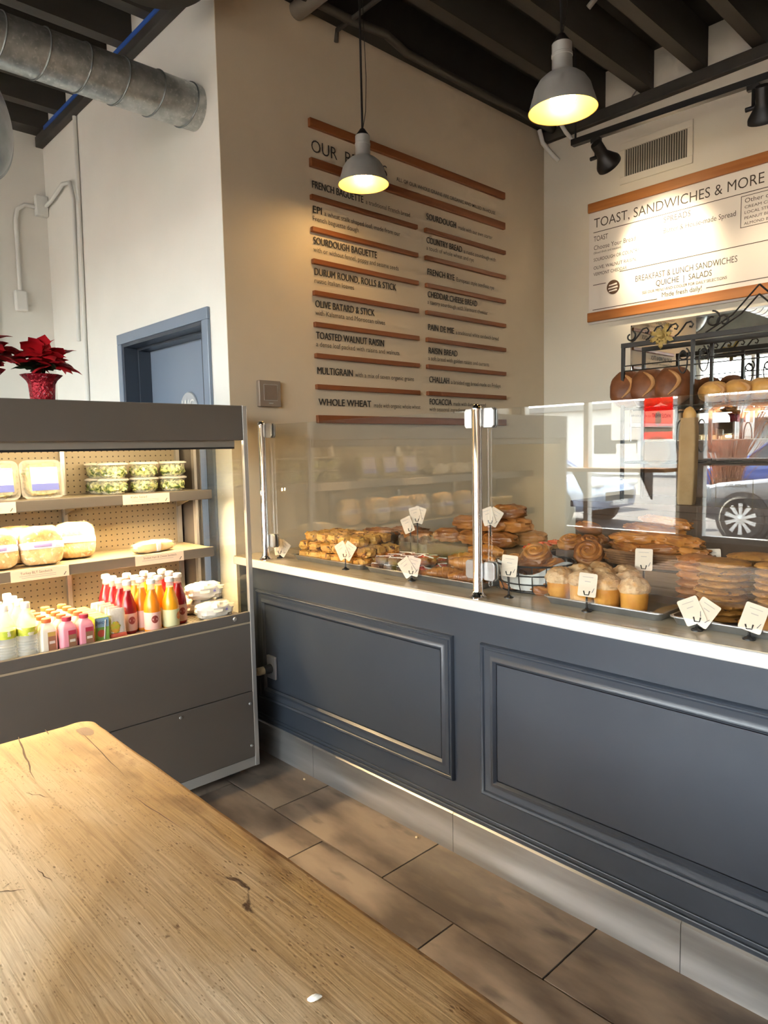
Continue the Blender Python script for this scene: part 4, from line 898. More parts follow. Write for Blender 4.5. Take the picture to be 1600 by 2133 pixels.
brown = nmat('baked_crust', (.17, .045, .008), (.40, .145, .026), 11, .42, bump=.45, bscale=30, rnd=11)
flaky = nmat('flaky_golden_crust', (.22, .062, .008), (.50, .19, .030), 13, .40, stretch=(1, 3, 1), bump=.5, bscale=26, rnd=11)
dark = nmat('dark_chocolate_crumb', (.035, .016, .010), (.10, .045, .022), 20, .5, bump=.6, bscale=40, rnd=11)
sugar = nmat('sugar_crust', (.50, .27, .11), (.70, .47, .27), 24, .55, bump=.9, bscale=38, c3=(.55, .27, .08), s3=26, lo3=.56, hi3=.66, rnd=11)
cookie_m = nmat('oat_cookie', (.30, .115, .016), (.50, .22, .040), 22, .75, bump=.6, bscale=60, c3=(.10, .04, .015), s3=38, lo3=.645, hi3=.67, rnd=11)
def proto(name, cat, group, parts):
    t = thing(name, 'x', cat, (0, 0, 0), group=group)
    for nm, b, m in parts: b.build(nm, m, t, True, world=False)
    return t
def single(name, cat, group, b, m):
    o = b.build(name, m, None, True); tag(o, 'x', cat, group); return o
rs = random.Random(11)
# scones: three layers on the pan
scp = [single('chocolate_chip_scone', 'scone', 'chocolate chip scones', MB().blob((0, 0, .021), (.038, .034, .021), .26, 3, s_, .6, 22, 14, flat=.9), gold) for s_ in (1, 2, 3)]
used = [False]*3; LV = ('bottom', 'middle', 'top'); CN = ('first', 'second', 'third', 'fourth', 'fifth', 'sixth'); RN = ('front', 'second', 'back')
for lv in range(3):
    for r_i in range(3):
        for c_i in range(6 - (lv == 2)):
            k = (lv+r_i+c_i) % 3
            x = -2.615 + .079*c_i + (.03 if lv == 2 else 0) + rs.uniform(-.005, .005); y = 1.962+.074*r_i + rs.uniform(-.004, .004)+.008*lv
            place(scp[k], not used[k], (x, y, ZP+.0425*lv), (rs.uniform(-.08, .08), rs.uniform(-.08, .08), rs.uniform(-.3, .3)), 'chocolate chip scone, %s from the left in the %s layer, %s row' % (CN[c_i], LV[lv], RN[r_i])); used[k] = True
# loaf cakes behind the scones
lc = proto('loaf_cake', 'cake', 'dark loaf cakes behind the scones', [('cake', MB().blob((0, 0, .055), (.105, .052, .055), .06, 3, 4, .4, 28, 16, flat=.97), dark), ('paper_case', MB().blob((0, 0, .040), (.108, .055, .040), .05, 4, 2, .38, 28, 12, flat=.97), nmat('grey_paper_case', (.10, .085, .07), (.20, .17, .14), 30, .7)), ('crumb_top', MB().blob((0, 0, .100), (.095, .048, .022), .35, 5, 3, .7, 26, 10), brown)])
for i, (x, y, rz, lb) in enumerate(((-2.47, 2.30, .12, 'dark loaf cake in grey paper standing directly behind the scones'), (-2.24, 2.33, .05, 'dark loaf cake in grey paper at the right of its neighbour'), (-2.40, 2.43, .0, 'dark loaf cake in grey paper farthest from the glass'))): place(lc, i == 0, (x, y, ZP), (0, 0, rz), lb)
# brownies and striped dark cookies
br = proto('brownie', 'brownie', 'striped brownies beside the scones', [('cake', MB().blob((0, 0, .016), (.034, .030, .016), .1, 3, 6, .45, 18, 10, flat=.95), dark), ('icing', MB().tube([(-.03, -.02, .030), (.03, .02, .031), (-.01, -.022, .031), (.03, .005, .031)], .002, 6), mat('white_icing', (.75, .70, .62), .5))])
n_ = 0
for lv in range(2):
    for r_i in range(3):
        for c_i in range(3-lv):
            place(br, n_ == 0, (-2.105+.074*c_i+.03*lv, 1.95+.066*r_i, ZP+.0335*lv), (0, 0, rs.uniform(-.3, .3)), 'dark brownie with white icing lines, %s in the %s row, %s layer' % (CN[c_i], RN[r_i], ('lower', 'upper')[lv])); n_ += 1
# danishes added; red filling stands for cooler drinks reflected in the glass
dn = proto('reflection_danish', 'pastry', 'added danishes on the croissant pan', [('pastry', MB().blob((0, 0, .018), (.046, .040, .018), .2, 3, 4, .8, 24, 12, flat=.9), flaky), ('fruit', MB().blob((0, 0, .032), (.026, .022, .010), .3, 6, 2), nmat('reflection_red_filling', (.55, .05, .03), (.75, .20, .14), 40, .25, bump=.5)), ('sugar_glaze', MB().tube([(-.035, -.02, .033), (-.01, .01, .042), (.02, -.01, .042), (.038, .02, .032)], .003, 6), mat('white_icing', (.75, .70, .62)))])
for i, (x, y, z) in enumerate(((-1.86, 1.955, 0), (-1.95, 2.16, 0), (-1.85, 2.05, 0), (-1.90, 2.01, .036), (-1.84, 2.15, .02), (-2.03, 2.20, 0))): place(dn, i == 0, (x, y, ZP+z), (0, 0, i*.9), 'added danish with reflection-red filling, %s from the front of the croissant pan' % ORD[i])
# croissants
def croissant_mb(L_=.075, r=.028, bend=.5, n=46):
    pts = []; rr = []
    for i in range(n+1):
        t = i/n; a = (t-.5)*2*bend; pts.append((L_*math.sin(a)/max(.3, math.sin(bend)), L_*.9*(math.cos(a)-1), r*.86)); e = math.sin(math.pi*min(max(t, .03), .97))
        st = (t*7) % 1; rr.append(r*(.28+.72*e**.75)*(1-.16*st))
    return MB().tube(pts, rr, 16)
cr = single('croissant', 'croissant', 'croissants', croissant_mb(), flaky)
rows = [(-1.60, 1.955, 0, .2), (-1.665, 2.03, 0, .3), (-1.60, 2.10, 0, -.1), (-1.72, 1.965, 0, .6), (-1.63, 1.99, .044, .25), (-1.62, 2.07, .046, .1), (-1.74, 2.10, 0, .4), (-1.70, 2.07, .045, .5), (-1.62, 2.17, 0, 0), (-1.72, 2.19, 0, .2), (-1.65, 2.13, .075, .3)]
pos_w = ('beside the chrome post', 'second from the post', 'behind the post', 'in front of the danishes', 'on top beside the post', 'stacked behind the post', 'next to the danishes', 'stacked in the middle', 'far back by the post', 'far back in the middle', 'at the peak of the pile')
for i, (x, y, z, rz) in enumerate(rows): place(cr, i == 0, (x-.045, y+.012, ZP+z), (rs.uniform(-.1, .1), rs.uniform(-.08, .08), rz), 'golden croissant %s' % pos_w[i])
# big brown turnovers behind
tv = single('turnover', 'pastry', 'brown turnovers on the rear riser', MB().blob((0, 0, .032), (.075, .052, .032), .20, 2.8, 7, .8, 34, 18, flat=.9), brown)
ri = tag(MB().box(-2.14, -1.56, 2.27, 2.60, ZT+.0005+.025, 1.030).build('wooden_riser', nmat('dark_wood_riser', (.07, .032, .015), (.12, .06, .03), 6, .5, stretch=(.2, 2, 2)), bevel=.004), 'dark wooden riser behind the croissants under the turnovers', 'riser')
tvs = [(-2.03, 2.34, 0), (-1.87, 2.34, 0), (-1.71, 2.34, 0), (-1.95, 2.45, 0), (-1.79, 2.45, 0), (-1.64, 2.46, 0), (-1.94, 2.38, .058), (-1.78, 2.37, .058), (-1.66, 2.40, .06), (-1.72, 2.41, .112)]
for i, (x, y, z) in enumerate(tvs): place(tv, i == 0, ((x+1.56)*.86-1.655, y, 1.0305+z), (0, 0, rs.uniform(-.5, .5)), 'brown turnover %s' % ('at the front left of the riser', 'at the front middle of the riser', 'at the front right of the riser', 'at the back left of the riser', 'at the back middle of the riser', 'at the back right of the riser', 'stacked at the left', 'stacked in the middle', 'stacked at the right', 'at the very top of the pile')[i])

# wire basket with paper and morning buns
bk = thing('wire_basket', 'round black wire basket with white paper beside the chrome post', 'basket', (-1.425, 2.075, ZT))
BR = .140
wires = []
for zz, rr in ((.006, .120), (.035, .130), (.065, .136), (.098, .140)):
    MB().tube([(rr*math.cos(2*math.pi*k/40), rr*math.sin(2*math.pi*k/40), zz) for k in range(40)], .0024 if zz < .09 else .0034, 6, closed=True).build('wire_ring', iron, bk, True, world=False)
for k in range(18):
    a = 2*math.pi*k/18; c_, s_ = math.cos(a), math.sin(a)
    MB().tube([(.03*c_, .03*s_, .004), (.118*c_, .118*s_, .004), (.130*c_, .130*s_, .035), (.140*c_, .140*s_, .100)], .0020, 6).build('wire_rib', iron, bk, True, world=False)
pl = MB(); vs = []; N_ = 36
for j in range(6):
    t = j/5
    for k in range(N_):
        a = 2*math.pi*k/N_; fold = .010*math.sin(a*5+1)*t + .006*math.sin(a*11)*t; q = (.02+.098*min(1, t*2.2)) + (.014*max(0, t-.45)/.55) + fold*.5
        vs.append((q*math.cos(a), q*math.sin(a), .0105 + .080*max(0, t-.4)/.6*(1+.25*math.sin(a*3+2))))
fs = [(j*N_+k, j*N_+(k+1) % N_, (j+1)*N_+(k+1) % N_, (j+1)*N_+k) for j in range(5) for k in range(N_)] + [tuple(range(N_-1, -1, -1))]
lp = pl.add(vs, fs).build('paper_liner', mat('white_bakery_paper', (.74, .73, .70), .7), None); lp.location = (-1.425, 2.075, ZT); tag(lp, 'folded white bakery paper lining the round wire basket', 'paper')
def bun_mb(r=.052, h=.045, seed=1):
    b = MB(); b.blob((0, 0, h*.5), (r*.97, r*.97, h*.5), .12, 3, seed, .85, 26, 12, flat=.9)
    pts = []
    for i in range(50):
        t = i/49; a = t*4.4*math.pi; q = r*.10+r*.76*t; pts.append((q*math.cos(a), q*math.sin(a), h*(.97-.22*t*t)))
    return b, MB().tube(pts, [r*.13*(.5+.5*min(1, i/8)) for i in range(50)], 8)
b1, b2 = bun_mb()
mbun = proto('morning_bun', 'pastry', 'morning buns in the wire basket', [('bun', b1, brown), ('swirl', b2, flaky)])
for i, (x, y, z, rx, ry) in enumerate(((-.055, -.045, .012, .5, 0), (.055, -.05, .012, .6, .2), (-.065, .05, .012, .3, 0), (.055, .055, .012, .2, 0), (0, -.02, .058, .55, .1), (-.075, .0, .062, .5, -.3), (.07, .01, .060, .4, .3), (-.02, .06, .075, .3, 0), (.0, .01, .105, .6, .1))):
    place(mbun, i == 0, (-1.425+x, 2.075+y, ZT+z), (rx, ry, i*.8), 'dark spiral bun %s of the wire basket' % ('front left', 'front right', 'back left', 'back right', 'upper front', 'upper left', 'upper right', 'upper back', 'topmost')[i])
# second riser behind the basket
tag(MB().box(-1.50, -1.34, 2.32, 2.60, ZT+.0005, 1.055).build('wooden_riser', MT['dark_wood_riser'], bevel=.004), 'dark wooden riser behind the wire basket', 'riser')
for i, (x, y, z, lb) in enumerate(((-1.46, 2.37, 0, 'left front of'), (-1.39, 2.38, .0, 'right front of'), (-1.43, 2.49, 0, 'back of'), (-1.42, 2.42, .05, 'top of'))): place(mbun, False, (x, y, 1.0555+z), (.35, 0, i), 'dark spiral bun at the %s the riser behind the basket' % lb)
tart = proto('berry_tart', 'tart', 'red berry tarts behind the basket', [('crust', MB().lathe([(.030, 0), (.040, .018), (.037, .019), (.034, .012), (0, .012)], 24, rib=.03, nrib=12), flaky), ('berries', MB().blob((0, 0, .018), (.034, .034, .014), .35, 7, 3), nmat('glossy_red_berries', (.62, .03, .015), (.80, .12, .05), 50, .15, bump=.5))])
for i, (x, y, z) in enumerate(((-1.602, 2.315, 0), (-1.602, 2.395, .0), (-1.602, 2.475, 0), (-1.602, 2.555, 0))): place(tart, i == 0, (x, y, 1.0305), (0, 0, i), 'red berry tart, %s from the glass behind the post' % ORD[i])

# sugared brioches
bi = proto('sugared_brioche', 'brioche', 'sugared brioches on the pan', [('cup', MB().lathe([(.034, 0), (.037, .004), (.041, .060), (.041, .068), (0, .070)], 26), nmat('brioche_side', (.52, .19, .025), (.70, .33, .06), 16, .5, bump=.25, rnd=9)), ('sugar_top', MB().blob((0, 0, .073), (.045, .045, .036), .15, 3.2, 5, .95, 32, 18, flat=.30), sugar)])
spots = [(-1.205, 1.958), (-1.118, 1.952), (-1.030, 1.948), (-.940, 1.944), (-1.185, 2.045), (-1.095, 2.040), (-1.005, 2.038), (-1.155, 2.118), (-1.06, 2.115)]
wb_ = ('at the left end of the front row', 'second in the front row', 'third in the front row', 'at the right end of the front row', 'left in the middle row', 'centre of the middle row', 'right in the middle row', 'left in the back row', 'right in the back row')
for i, (x, y) in enumerate(spots): place(bi, i == 0, (x-.045, y, ZP), (rs.uniform(-.04, .04), rs.uniform(-.04, .04), i*1.3), 'sugared brioche %s' % wb_[i], 1.0)
pp = MB(); vs = []
for j in range(7):
    for k in range(9): x = -.945+.055*j/6; y = 1.92+.19*k/8; vs.append((x + .004*math.sin(k), y, ZP+.003+.006*abs(noise.noise(Vector((x*40, y*30, 1))))))
pp.add(vs, [(j*9+k, (j+1)*9+k, (j+1)*9+k+1, j*9+k+1) for j in range(6) for k in range(8)]); tag(pp.build('parchment_sheet', nmat('buttery_parchment', (.36, .25, .12), (.55, .42, .24), 14, .45), None, True), 'crumpled brown parchment beside the last brioche', 'paper')

# wicker basket on a black stand with long pastries
st_ = thing('basket_stand', 'black iron stand with curved legs behind the brioches', 'stand', (-1.10, 2.33, ZT))
for sx_ in (-1, 1):
    for sy_ in (-1, 1):
        MB().tube([(-1.10+.15*sx_, 2.33+.055*sy_, ZT+.004), (-1.10+.14*sx_, 2.33+.06*sy_, ZT+.012), (-1.10+.115*sx_, 2.33+.065*sy_, ZT+.04), (-1.10+.12*sx_, 2.33+.07*sy_, ZT+.083)], .0045, 8).build('leg', iron, st_, True)
MB().tube([(-1.10+.16*math.cos(a), 2.33+.085*math.sin(a), ZT+.083) for a in [2*math.pi*k/32 for k in range(32)]], .0045, 8, closed=True).build('ring', iron, st_, True)
wk = thing('wicker_basket', 'brown wicker tray basket heaped with long pastries', 'basket', (-1.10, 2.33, ZT+.088))
wick = nmat('brown_wicker', (.10, .04, .014), (.20, .09, .035), 30, .5)
for lv in range(6):
    zz = .006+.0085*lv; ex = 1+.03*lv
    MB().tube([((.175*ex)*math.copysign(abs(math.cos(a))**.8, math.cos(a))*(1+.012*math.cos(24*a+lv*math.pi)), (.100*ex)*math.copysign(abs(math.sin(a))**.8, math.sin(a))*(1+.02*math.cos(24*a+lv*math.pi)), zz) for a in [2*math.pi*k/72 for k in range(72)]], .0052, 6, closed=True).build('woven_strand', wick, wk, True, world=False)
MB().prism([(.172*math.cos(a), .098*math.sin(a)) for a in [2*math.pi*k/32 for k in range(32)]], 0, .005).build('basket_floor', wick, wk, world=False)
stick = single('cheese_croissant', 'croissant', 'long pastries in the wicker basket', MB().blob((0, 0, .019), (.098, .034, .019), .26, 3.0, 9, .8, 40, 18, flat=.85), flaky)
lay = [(-.09, -.04, 0, .3), (.06, -.045, 0, -.2), (-.06, .04, 0, .1), (.09, .04, 0, .3), (-.10, 0, .032, -.5), (.03, -.02, .033, .25), (.10, .0, .034, -.35), (-.02, .04, .034, .4), (-.06, -.01, .064, .15), (.05, .0, .066, -.15), (.10, -.03, .066, -.5), (-.01, .0, .096, .35), (.02, .02, .122, -.2)]
ad = ('lower left front', 'lower right front', 'lower left back', 'lower right back', 'left of the second layer', 'front of the second layer', 'right of the second layer', 'back of the second layer', 'left of the third layer', 'right of the third layer', 'overhanging the right rim', 'near the peak', 'at the very peak')
for i, (x, y, z, rz) in enumerate(lay): place(stick, i == 0, (-1.10+x, 2.33+y, ZT+.094+z), (rs.uniform(-.12, .12), rs.uniform(-.10, .10), rz), 'long golden pastry in the wicker basket, %s' % ad[i])
place(mbun, False, (-1.305, 2.235, ZT+.105), (.85, 0, .4), 'large spiral bun leaning on the left rim of the wicker basket', 1.05)

# cookies
NUM = ('first', 'second', 'third', 'fourth', 'fifth', 'sixth', 'seventh', 'eighth', 'ninth', 'tenth', 'eleventh', 'twelfth')
ckp = [single('oat_cookie', 'cookie', 'stacked oat cookies', MB().blob((0, 0, .0092), (.068, .068, .0098), .10, 6, s_, 1.0, 48, 12, flat=.9, e2=.9), cookie_m) for s_ in (1, 2, 3, 4)]
cu = [False]*4
def stack(cx, cy_, n, who, h=.0192, jit=.006):
    for k in range(n):
        i = rs.randrange(4); s_ = 1+rs.uniform(-.03, .04)
        place(ckp[i], not cu[i], (cx+rs.uniform(-jit, jit), cy_+rs.uniform(-jit, jit), ZP+h*k), (rs.uniform(-.02, .02), rs.uniform(-.02, .02), rs.uniform(0, 6)), 'oat cookie, %s from the bottom of the %s' % (NUM[k], who), (s_, s_, 1)); cu[i] = True
stack(-.765, 2.03, 9, 'tall front stack')
stack(-.622, 2.065, 9, 'shaded stack at the right edge')
stack(-.745, 2.19, 9, 'stack hidden behind the tall one')
rc_ = single('ginger_cookie', 'cookie', 'reddish ginger cookies', MB().blob((0, 0, .014), (.055, .055, .014), .2, 4, 6, .9, 30, 10, flat=.9), nmat('reddish_crust', (.38, .12, .025), (.55, .22, .06), 18, .6, bump=.8, bscale=40, rnd=8))
for k in range(6): place(rc_, k == 0, (-.912+rs.uniform(-.003, .003), 2.20, ZT+.0005+.0255*k), (0, 0, k), 'reddish ginger cookie, %s from the bottom, left of the tall stack' % NUM[k])
pb = single('peach_bun', 'bun', 'orange buns beside the cookies', MB().blob((0, 0, .022), (.042, .042, .022), .15, 3, 3, .9, 24, 12, flat=.9), nmat('orange_crust', (.62, .24, .05), (.75, .38, .12), 14, .5, bump=.4))
for i, (x, y) in enumerate(((-.645, 1.945), (-.55, 1.945), (-.46, 1.95), (-.52, 2.04), (-.43, 2.05))): place(pb, i == 0, (x, y, ZP), (0, 0, i), 'orange-brown bun, %s from the tall cookie stack' % ORD[i])

# ------------------------------------------------------------------ price tags
foot_m = mat('black_tag_clip', (.012, .012, .012), .3)
wheat = mat('wheat_mark_ink', (.10, .09, .11), .8)
def price_tag(x, y, z, h, rolls, label, yaw=0, cw=.055, ch=.072):
    t = thing('price_tag', label, 'price tag', (x, y, z), yaw, group='price tags among the pastry')
    MB().lathe([(.016, 0), (.016, .003), (.006, .008), (.0035, .012)], 16).build('foot', foot_m, t, True, world=False)
    low = h - ch*.5 - .004
    MB().tube([(0, 0, .008), (0, 0, max(.014, low+.010))], .0034, 8).build('stem', foot_m, t, True, world=False)
    MB().tube([(-.009, -.003, low+.022), (-.006, -.003, low+.010), (.006, -.003, low+.010), (.009, -.003, low+.022)], .0022, 6).build('clip', foot_m, t, True, world=False)
    for k, rl in enumerate(rolls):
        xf = Matrix.Translation((0, .0015*k, h)) @ Matrix.Translation((0, 0, -ch*.45)) @ Matrix.Rotation(R(rl), 4, 'Y') @ Matrix.Translation((0, 0, ch*.45)) @ Matrix.Rotation(R(-6), 4, 'X')
        c = MB(); c.xf = xf; c.prism(rbox(-cw/2, cw/2, -ch/2, ch/2, .005), -.0004, .0004, 'y'); co = c.build('card', paperw, t, world=False)
        for (x0, x1, zz, th_) in ((-.6, .55, .33, .0018), (-.32, .32, .14, .0024)):
            l = MB(); l.xf = xf; l.box(x0*cw/2, x1*cw/2, -.0009, -.0005, zz*ch-th_/2, zz*ch+th_/2); l.build('print_line', mat('tag_print', (.45, .38, .34), .8), co, world=False)
        l = MB(); l.xf = xf; l.prism([(cw*.26, -ch*.30), (cw*.30, -ch*.30), (cw*.40, -ch*.10), (cw*.36, -ch*.12)], -.0009, -.0005, 'y'); l.build('wheat_mark', wheat, co, world=False)
    return t
price_tag(-2.745, 1.895, ZT, .052, (-14, 34), 'pair of price cards at the left end in front of the scones', .35)
price_tag(-2.250, 1.885, ZT, .085, (-32, 30), 'pair of price cards between the scones and the brownies', .25)
price_tag(-1.858, 1.885, ZT, .058, (-38, 12), 'pair of price cards tilted in front of the danishes', .3)
price_tag(-1.400, 1.885, ZT, .108, (4,), 'single upright price card in front of the wire basket', .3)
price_tag(-1.105, 1.880, ZT, .082, (4,), 'single upright price card in front of the sugared brioches', .3)
price_tag(-.772, 1.880, ZT, .055, (-26, 32), 'pair of crossed price cards in front of the tall cookie stack', .2)
price_tag(-.640, 1.880, ZT, .058, (16,), 'tilted price card at the right frame edge', .2)
price_tag(-1.075, 2.185, ZT, .125, (0,), 'upright price card in front of the wicker basket', .3)
price_tag(-2.205, 2.235, ZT, .165, (-25,), 'price card tilted against the dark loaf cakes', .3)
price_tag(-2.18, 2.255, ZT+.004, .205, (-16, 16), 'tall pair of price cards in front of the turnovers', .3)
price_tag(-1.80, 2.30, 1.0305, .135, (-20, 30), 'price cards above the red berry tarts', .3)
price_tag(-.905, 2.315, ZT, .125, (-4,), 'price card half hidden behind the tall cookie stack', .3)
# ------------------------------------------------------------------ back counter, mirror, bread rack
dwood = nmat('dark_back_counter_wood', (.055, .026, .013), (.10, .05, .025), 5, .4, stretch=(.3, 1, 2))
bc = thing('back_counter', 'dark wooden back counter along the cream wall', 'counter', (-.8, 4.15, 0))
MB().box(-2.35, 1.2, 3.86, YT-.002, .02, 1.07).build('cabinet', dwood, bc)
for k in range(5): MB().box(-2.32+.70*k, -1.66+.70*k, 3.845, 3.86, .10, 1.03).build('cabinet_door', dwood, bc, bevel=.004)
MB().box(-2.37, 1.22, 3.83, YT-.002, 1.07, 1.11).build('worktop', dwood, bc, bevel=.004)
MB().box(-2.2, 1.2, YT-.03, YT-.002, 1.11, 1.465).build('splashback', dwood, bc, bevel=.003)
mi = thing('wall_mirror', 'large frameless wall mirror below the toast menu', 'mirror', (-1.2, YT, 1.05))
MB().box(-2.292, .6, YT-.010, YT-.001, 1.47, 2.226).build('mirror_glass', mat('silvered_mirror', (.86, .88, .87), .01, 1), mi)
MB().box(-2.298, .606, YT-.012, YT-.0005, 2.226, 2.236).build('mirror_trim', chrome, mi)
MB().box(-2.300, -2.292, YT-.012, YT-.0005, 1.47, 2.236).build('mirror_trim', chrome, mi)
RY = 4.08; RX0, RX1, RXM = -2.088, -.55, -1.34
rk = thing('iron_bread_rack', 'black wrought iron bread rack with scrolls in front of the mirror', 'rack', (-1.35, RY, 1.11))
for x in (RX0, -1.675, -1.01, RX1):
    for y in (RY-.13, RY+.13):
        MB().box(x-.009, x+.009, y-.009, y+.009, 1.111, 2.045).build('post', iron, rk)
for y in (RY-.13, RY+.13): MB().box(RX0-.009, RX1+.009, y-.012, y+.012, 2.022, 2.048).build('top_rail', iron, rk)
for z in (1.34, 1.66):
    for y in (RY-.13, RY, RY+.13): MB().tube([(RX0, y, z), (RX1, y, z)], .006, 8).build('shelf_bar', iron, rk)
    for k in range(22): x = RX0+.02+(RX1-RX0-.04)*k/21; MB().tube([(x, RY-.13, z+.006), (x, RY+.13, z+.006)], .0035, 6).build('shelf_wire', iron, rk)
for z in (1.885, 1.915): MB().tube([(RX0, RY-.13, z), (RX1, RY-.13, z)], .0035, 6).build('back_wire', iron, rk)
def arc(cx, cz, r, a0, a1, n=18, grow=0.0): return [(cx+(r+grow*k/n)*math.cos(R(a0+(a1-a0)*k/n)), RY-.13, cz+(r+grow*k/n)*math.sin(R(a0+(a1-a0)*k/n))) for k in range(n+1)]
for s_ in (1, -1):
    def mx_(pts): return pts if s_ == 1 else [(2*RXM-x-.0+(-.0), y, z) for x, y, z in pts]
    for off in (0, .055):
        MB().tube(mx_([(RX0+.48+off, RY-.13, 2.05), (RX0+.62+off*.8, RY-.13, 2.125), (RXM, RY-.13, 2.26-off*.9)]), .0045, 8).build('pediment_bar', iron, rk, True)
    MB().tube(mx_(arc(RX0+.045, 2.085, .012, -250, 60, 18, .022)), .005, 8).build('scroll', iron, rk, True)
    for k in range(4):
        x0 = RX0+.085+.085*k
        MB().tube(mx_([(x0-.03, RY-.13, 2.052), (x0-.012, RY-.13, 2.062), (x0+.012, RY-.13, 2.088), (x0+.035, RY-.13, 2.118), (x0+.060, RY-.13, 2.122), (x0+.072, RY-.13, 2.105), (x0+.064, RY-.13, 2.09), (x0+.052, RY-.13, 2.096)]), .005, 8).build('scroll', iron, rk, True)
    MB().tube(mx_(arc(RX0+.515, 2.115, .012, -300, 90, 22, .034)), .005, 8).build('scroll', iron, rk, True)
    MB().tube(mx_(arc(RX0+.575, 2.10, .010, 180, 560, 22, .026)), .005, 8).build('scroll', iron, rk, True)
for cx in (-1.675-.055, -1.675+.06, -1.01-.06, -1.01+.055):
    MB().tube(arc(cx, 1.945, .008, 0, 420, 26, .030), .0045, 8).build('scroll', iron, rk, True)
    MB().tube([(cx+.036*math.cos(a)*.7, RY-.13, 1.905+.062*math.sin(a)) for a in [2*math.pi*k/26 for k in range(26)]], .004, 8, closed=True).build('scroll', iron, rk, True)
    MB().tube([(cx+.036*math.cos(a)*.7, RY-.14, 1.49+.09*math.sin(a)) for a in [2*math.pi*k/26 for k in range(26)]], .004, 8, closed=True).build('scroll', iron, rk, True)
leafg = mat('gilded_leaf', (.28, .19, .05), .45, .5)
for k, a in enumerate((200, 235, 265, 300, 335, 10, 60, 120, 160)):
    L_ = .075 if k % 2 == 0 else .055; c_, s_ = math.cos(R(a)), math.sin(R(a)); px, pz = -s_, c_; ox, oz = -1.845, 2.062
    vs = [(ox, RY-.146, oz)]
    for t, wv in ((.35, .014), (.6, .011), (.8, .013)): vs += [(ox+c_*L_*t+px*wv, RY-.152, oz+s_*L_*t+pz*wv), (ox+c_*L_*t-px*wv, RY-.152, oz+s_*L_*t-pz*wv)]
    vs.append((ox+c_*L_, RY-.148, oz+s_*L_)); n = len(vs); vs += [(x, y+.004, z) for x, y, z in vs]
    f0 = [(0, 1, 2), (1, 3, 4, 2), (3, 5, 6, 4), (5, 7, 6)]; rim_ = [0, 1, 3, 5, 7, 6, 4, 2]
    MB().add(vs, [tuple(f) for f in f0] + [tuple(i+n for i in reversed(f)) for f in f0] + [(rim_[(i+1) % 8], rim_[i], rim_[i]+n, rim_[(i+1) % 8]+n) for i in range(8)]).build('leaf', leafg, rk)
loaf_m = nmat('dark_rye_crust', (.13, .038, .012), (.24, .085, .028), 9, .5, bump=.4, bscale=18, rnd=5); flour = nmat('floured_score', (.42, .19, .06), (.55, .29, .11), 16, .6, bump=.3)
def loaf(name, group, m1, m2, sz):
    t = thing(name, 'x', 'bread', (0, 0, 0), group=group)
    MB().blob((0, 0, 0), sz, .06, 2.5, 3, .9, 30, 18).build('crust', m1, t, True, world=False)
    pts = []
    for k in range(20):
        u = -.62+1.30*k/19; v_ = .55*math.sin(k/19*math.pi)-.25; w_ = math.sqrt(max(.05, 1-u*u*.9-v_*v_*.9)); pts.append((sz[0]*v_, -sz[1]*w_*1.0, sz[2]*u))
    MB().tube(pts, [.003+.011*math.sin(math.pi*(k+.5)/20) for k in range(20)], 8).build('score', m2, t, True, world=False)
    return t
rl_ = loaf('round_loaf', 'dark round loaves on the bread rack', loaf_m, flour, (.105, .075, .115))
for i, (x, lb) in enumerate(((-2.085, 'dark round loaf nearest the corner on the rack'), (-1.955, 'dark round loaf in the middle of the three on the rack'), (-1.805, 'dark round loaf beside the rack post'))):
    place(rl_, i == 0, (x, RY-.075+.0*i, 1.672+.108), (R(-16), 0, R(22)), lb, (1, 1, 1.0))
ba = loaf('pale_batard', 'pale loaves on the bread rack', nmat('pale_crust', (.52, .24, .05), (.70, .40, .12), 10, .45, bump=.35, bscale=20, rnd=5), flour, (.075, .125, .058))
for i, (x, z) in enumerate(((-1.60, 1.7325), (-1.47, 1.7325), (-1.34, 1.7325), (-1.21, 1.7325), (-1.08, 1.7325))): place(ba, i == 0, (x, RY-.03, z), (0, 0, R(35)), 'pale oval loaf, %s from the rack post' % ORD[i])
bg_ = thing('paper_bread_bag', 'tall brown paper bread bag leaning on the rack post', 'bag', (-1.66, RY-.23, 1.111))
def bq(s_, z, dy): return [(-1.66+x*s_, RY-.215+y*s_+dy, z) for x, y in rbox(-.045, .045, -.028, .028, .01)]
loft(MB(), [bq(.9, 1.112, 0), bq(1, 1.13, 0), bq(1.02, 1.3, .012), bq(1.0, 1.52, .020), bq(.9, 1.59, .022)]).build('bag', nmat('kraft_paper', (.40, .24, .10), (.47, .30, .14), 12, .75, bump=.4), bg_, True)
MB().blob((-1.66, RY-.193, 1.60), (.036, .026, .05), .08, 3, 2).build('baguette_tip', MT['pale_crust'], bg_, True)
# ------------------------------------------------------------------ outside the shopfront (seen in the glass and the mirror)
asphalt = nmat('asphalt', (.045, .045, .05), (.075, .074, .08), 12, .85, bump=.2)
pave = nmat('pale_pavement', (.13, .125, .12), (.18, .17, .16), 4, .8)
struct(MB().box(-60, 60, -70, -6.3, -.30, -.10).build('ground_street', asphalt)); struct(MB().box(-60, 60, -6.3, YF-.15, -.30, -.02).build('ground_pavement', pave))
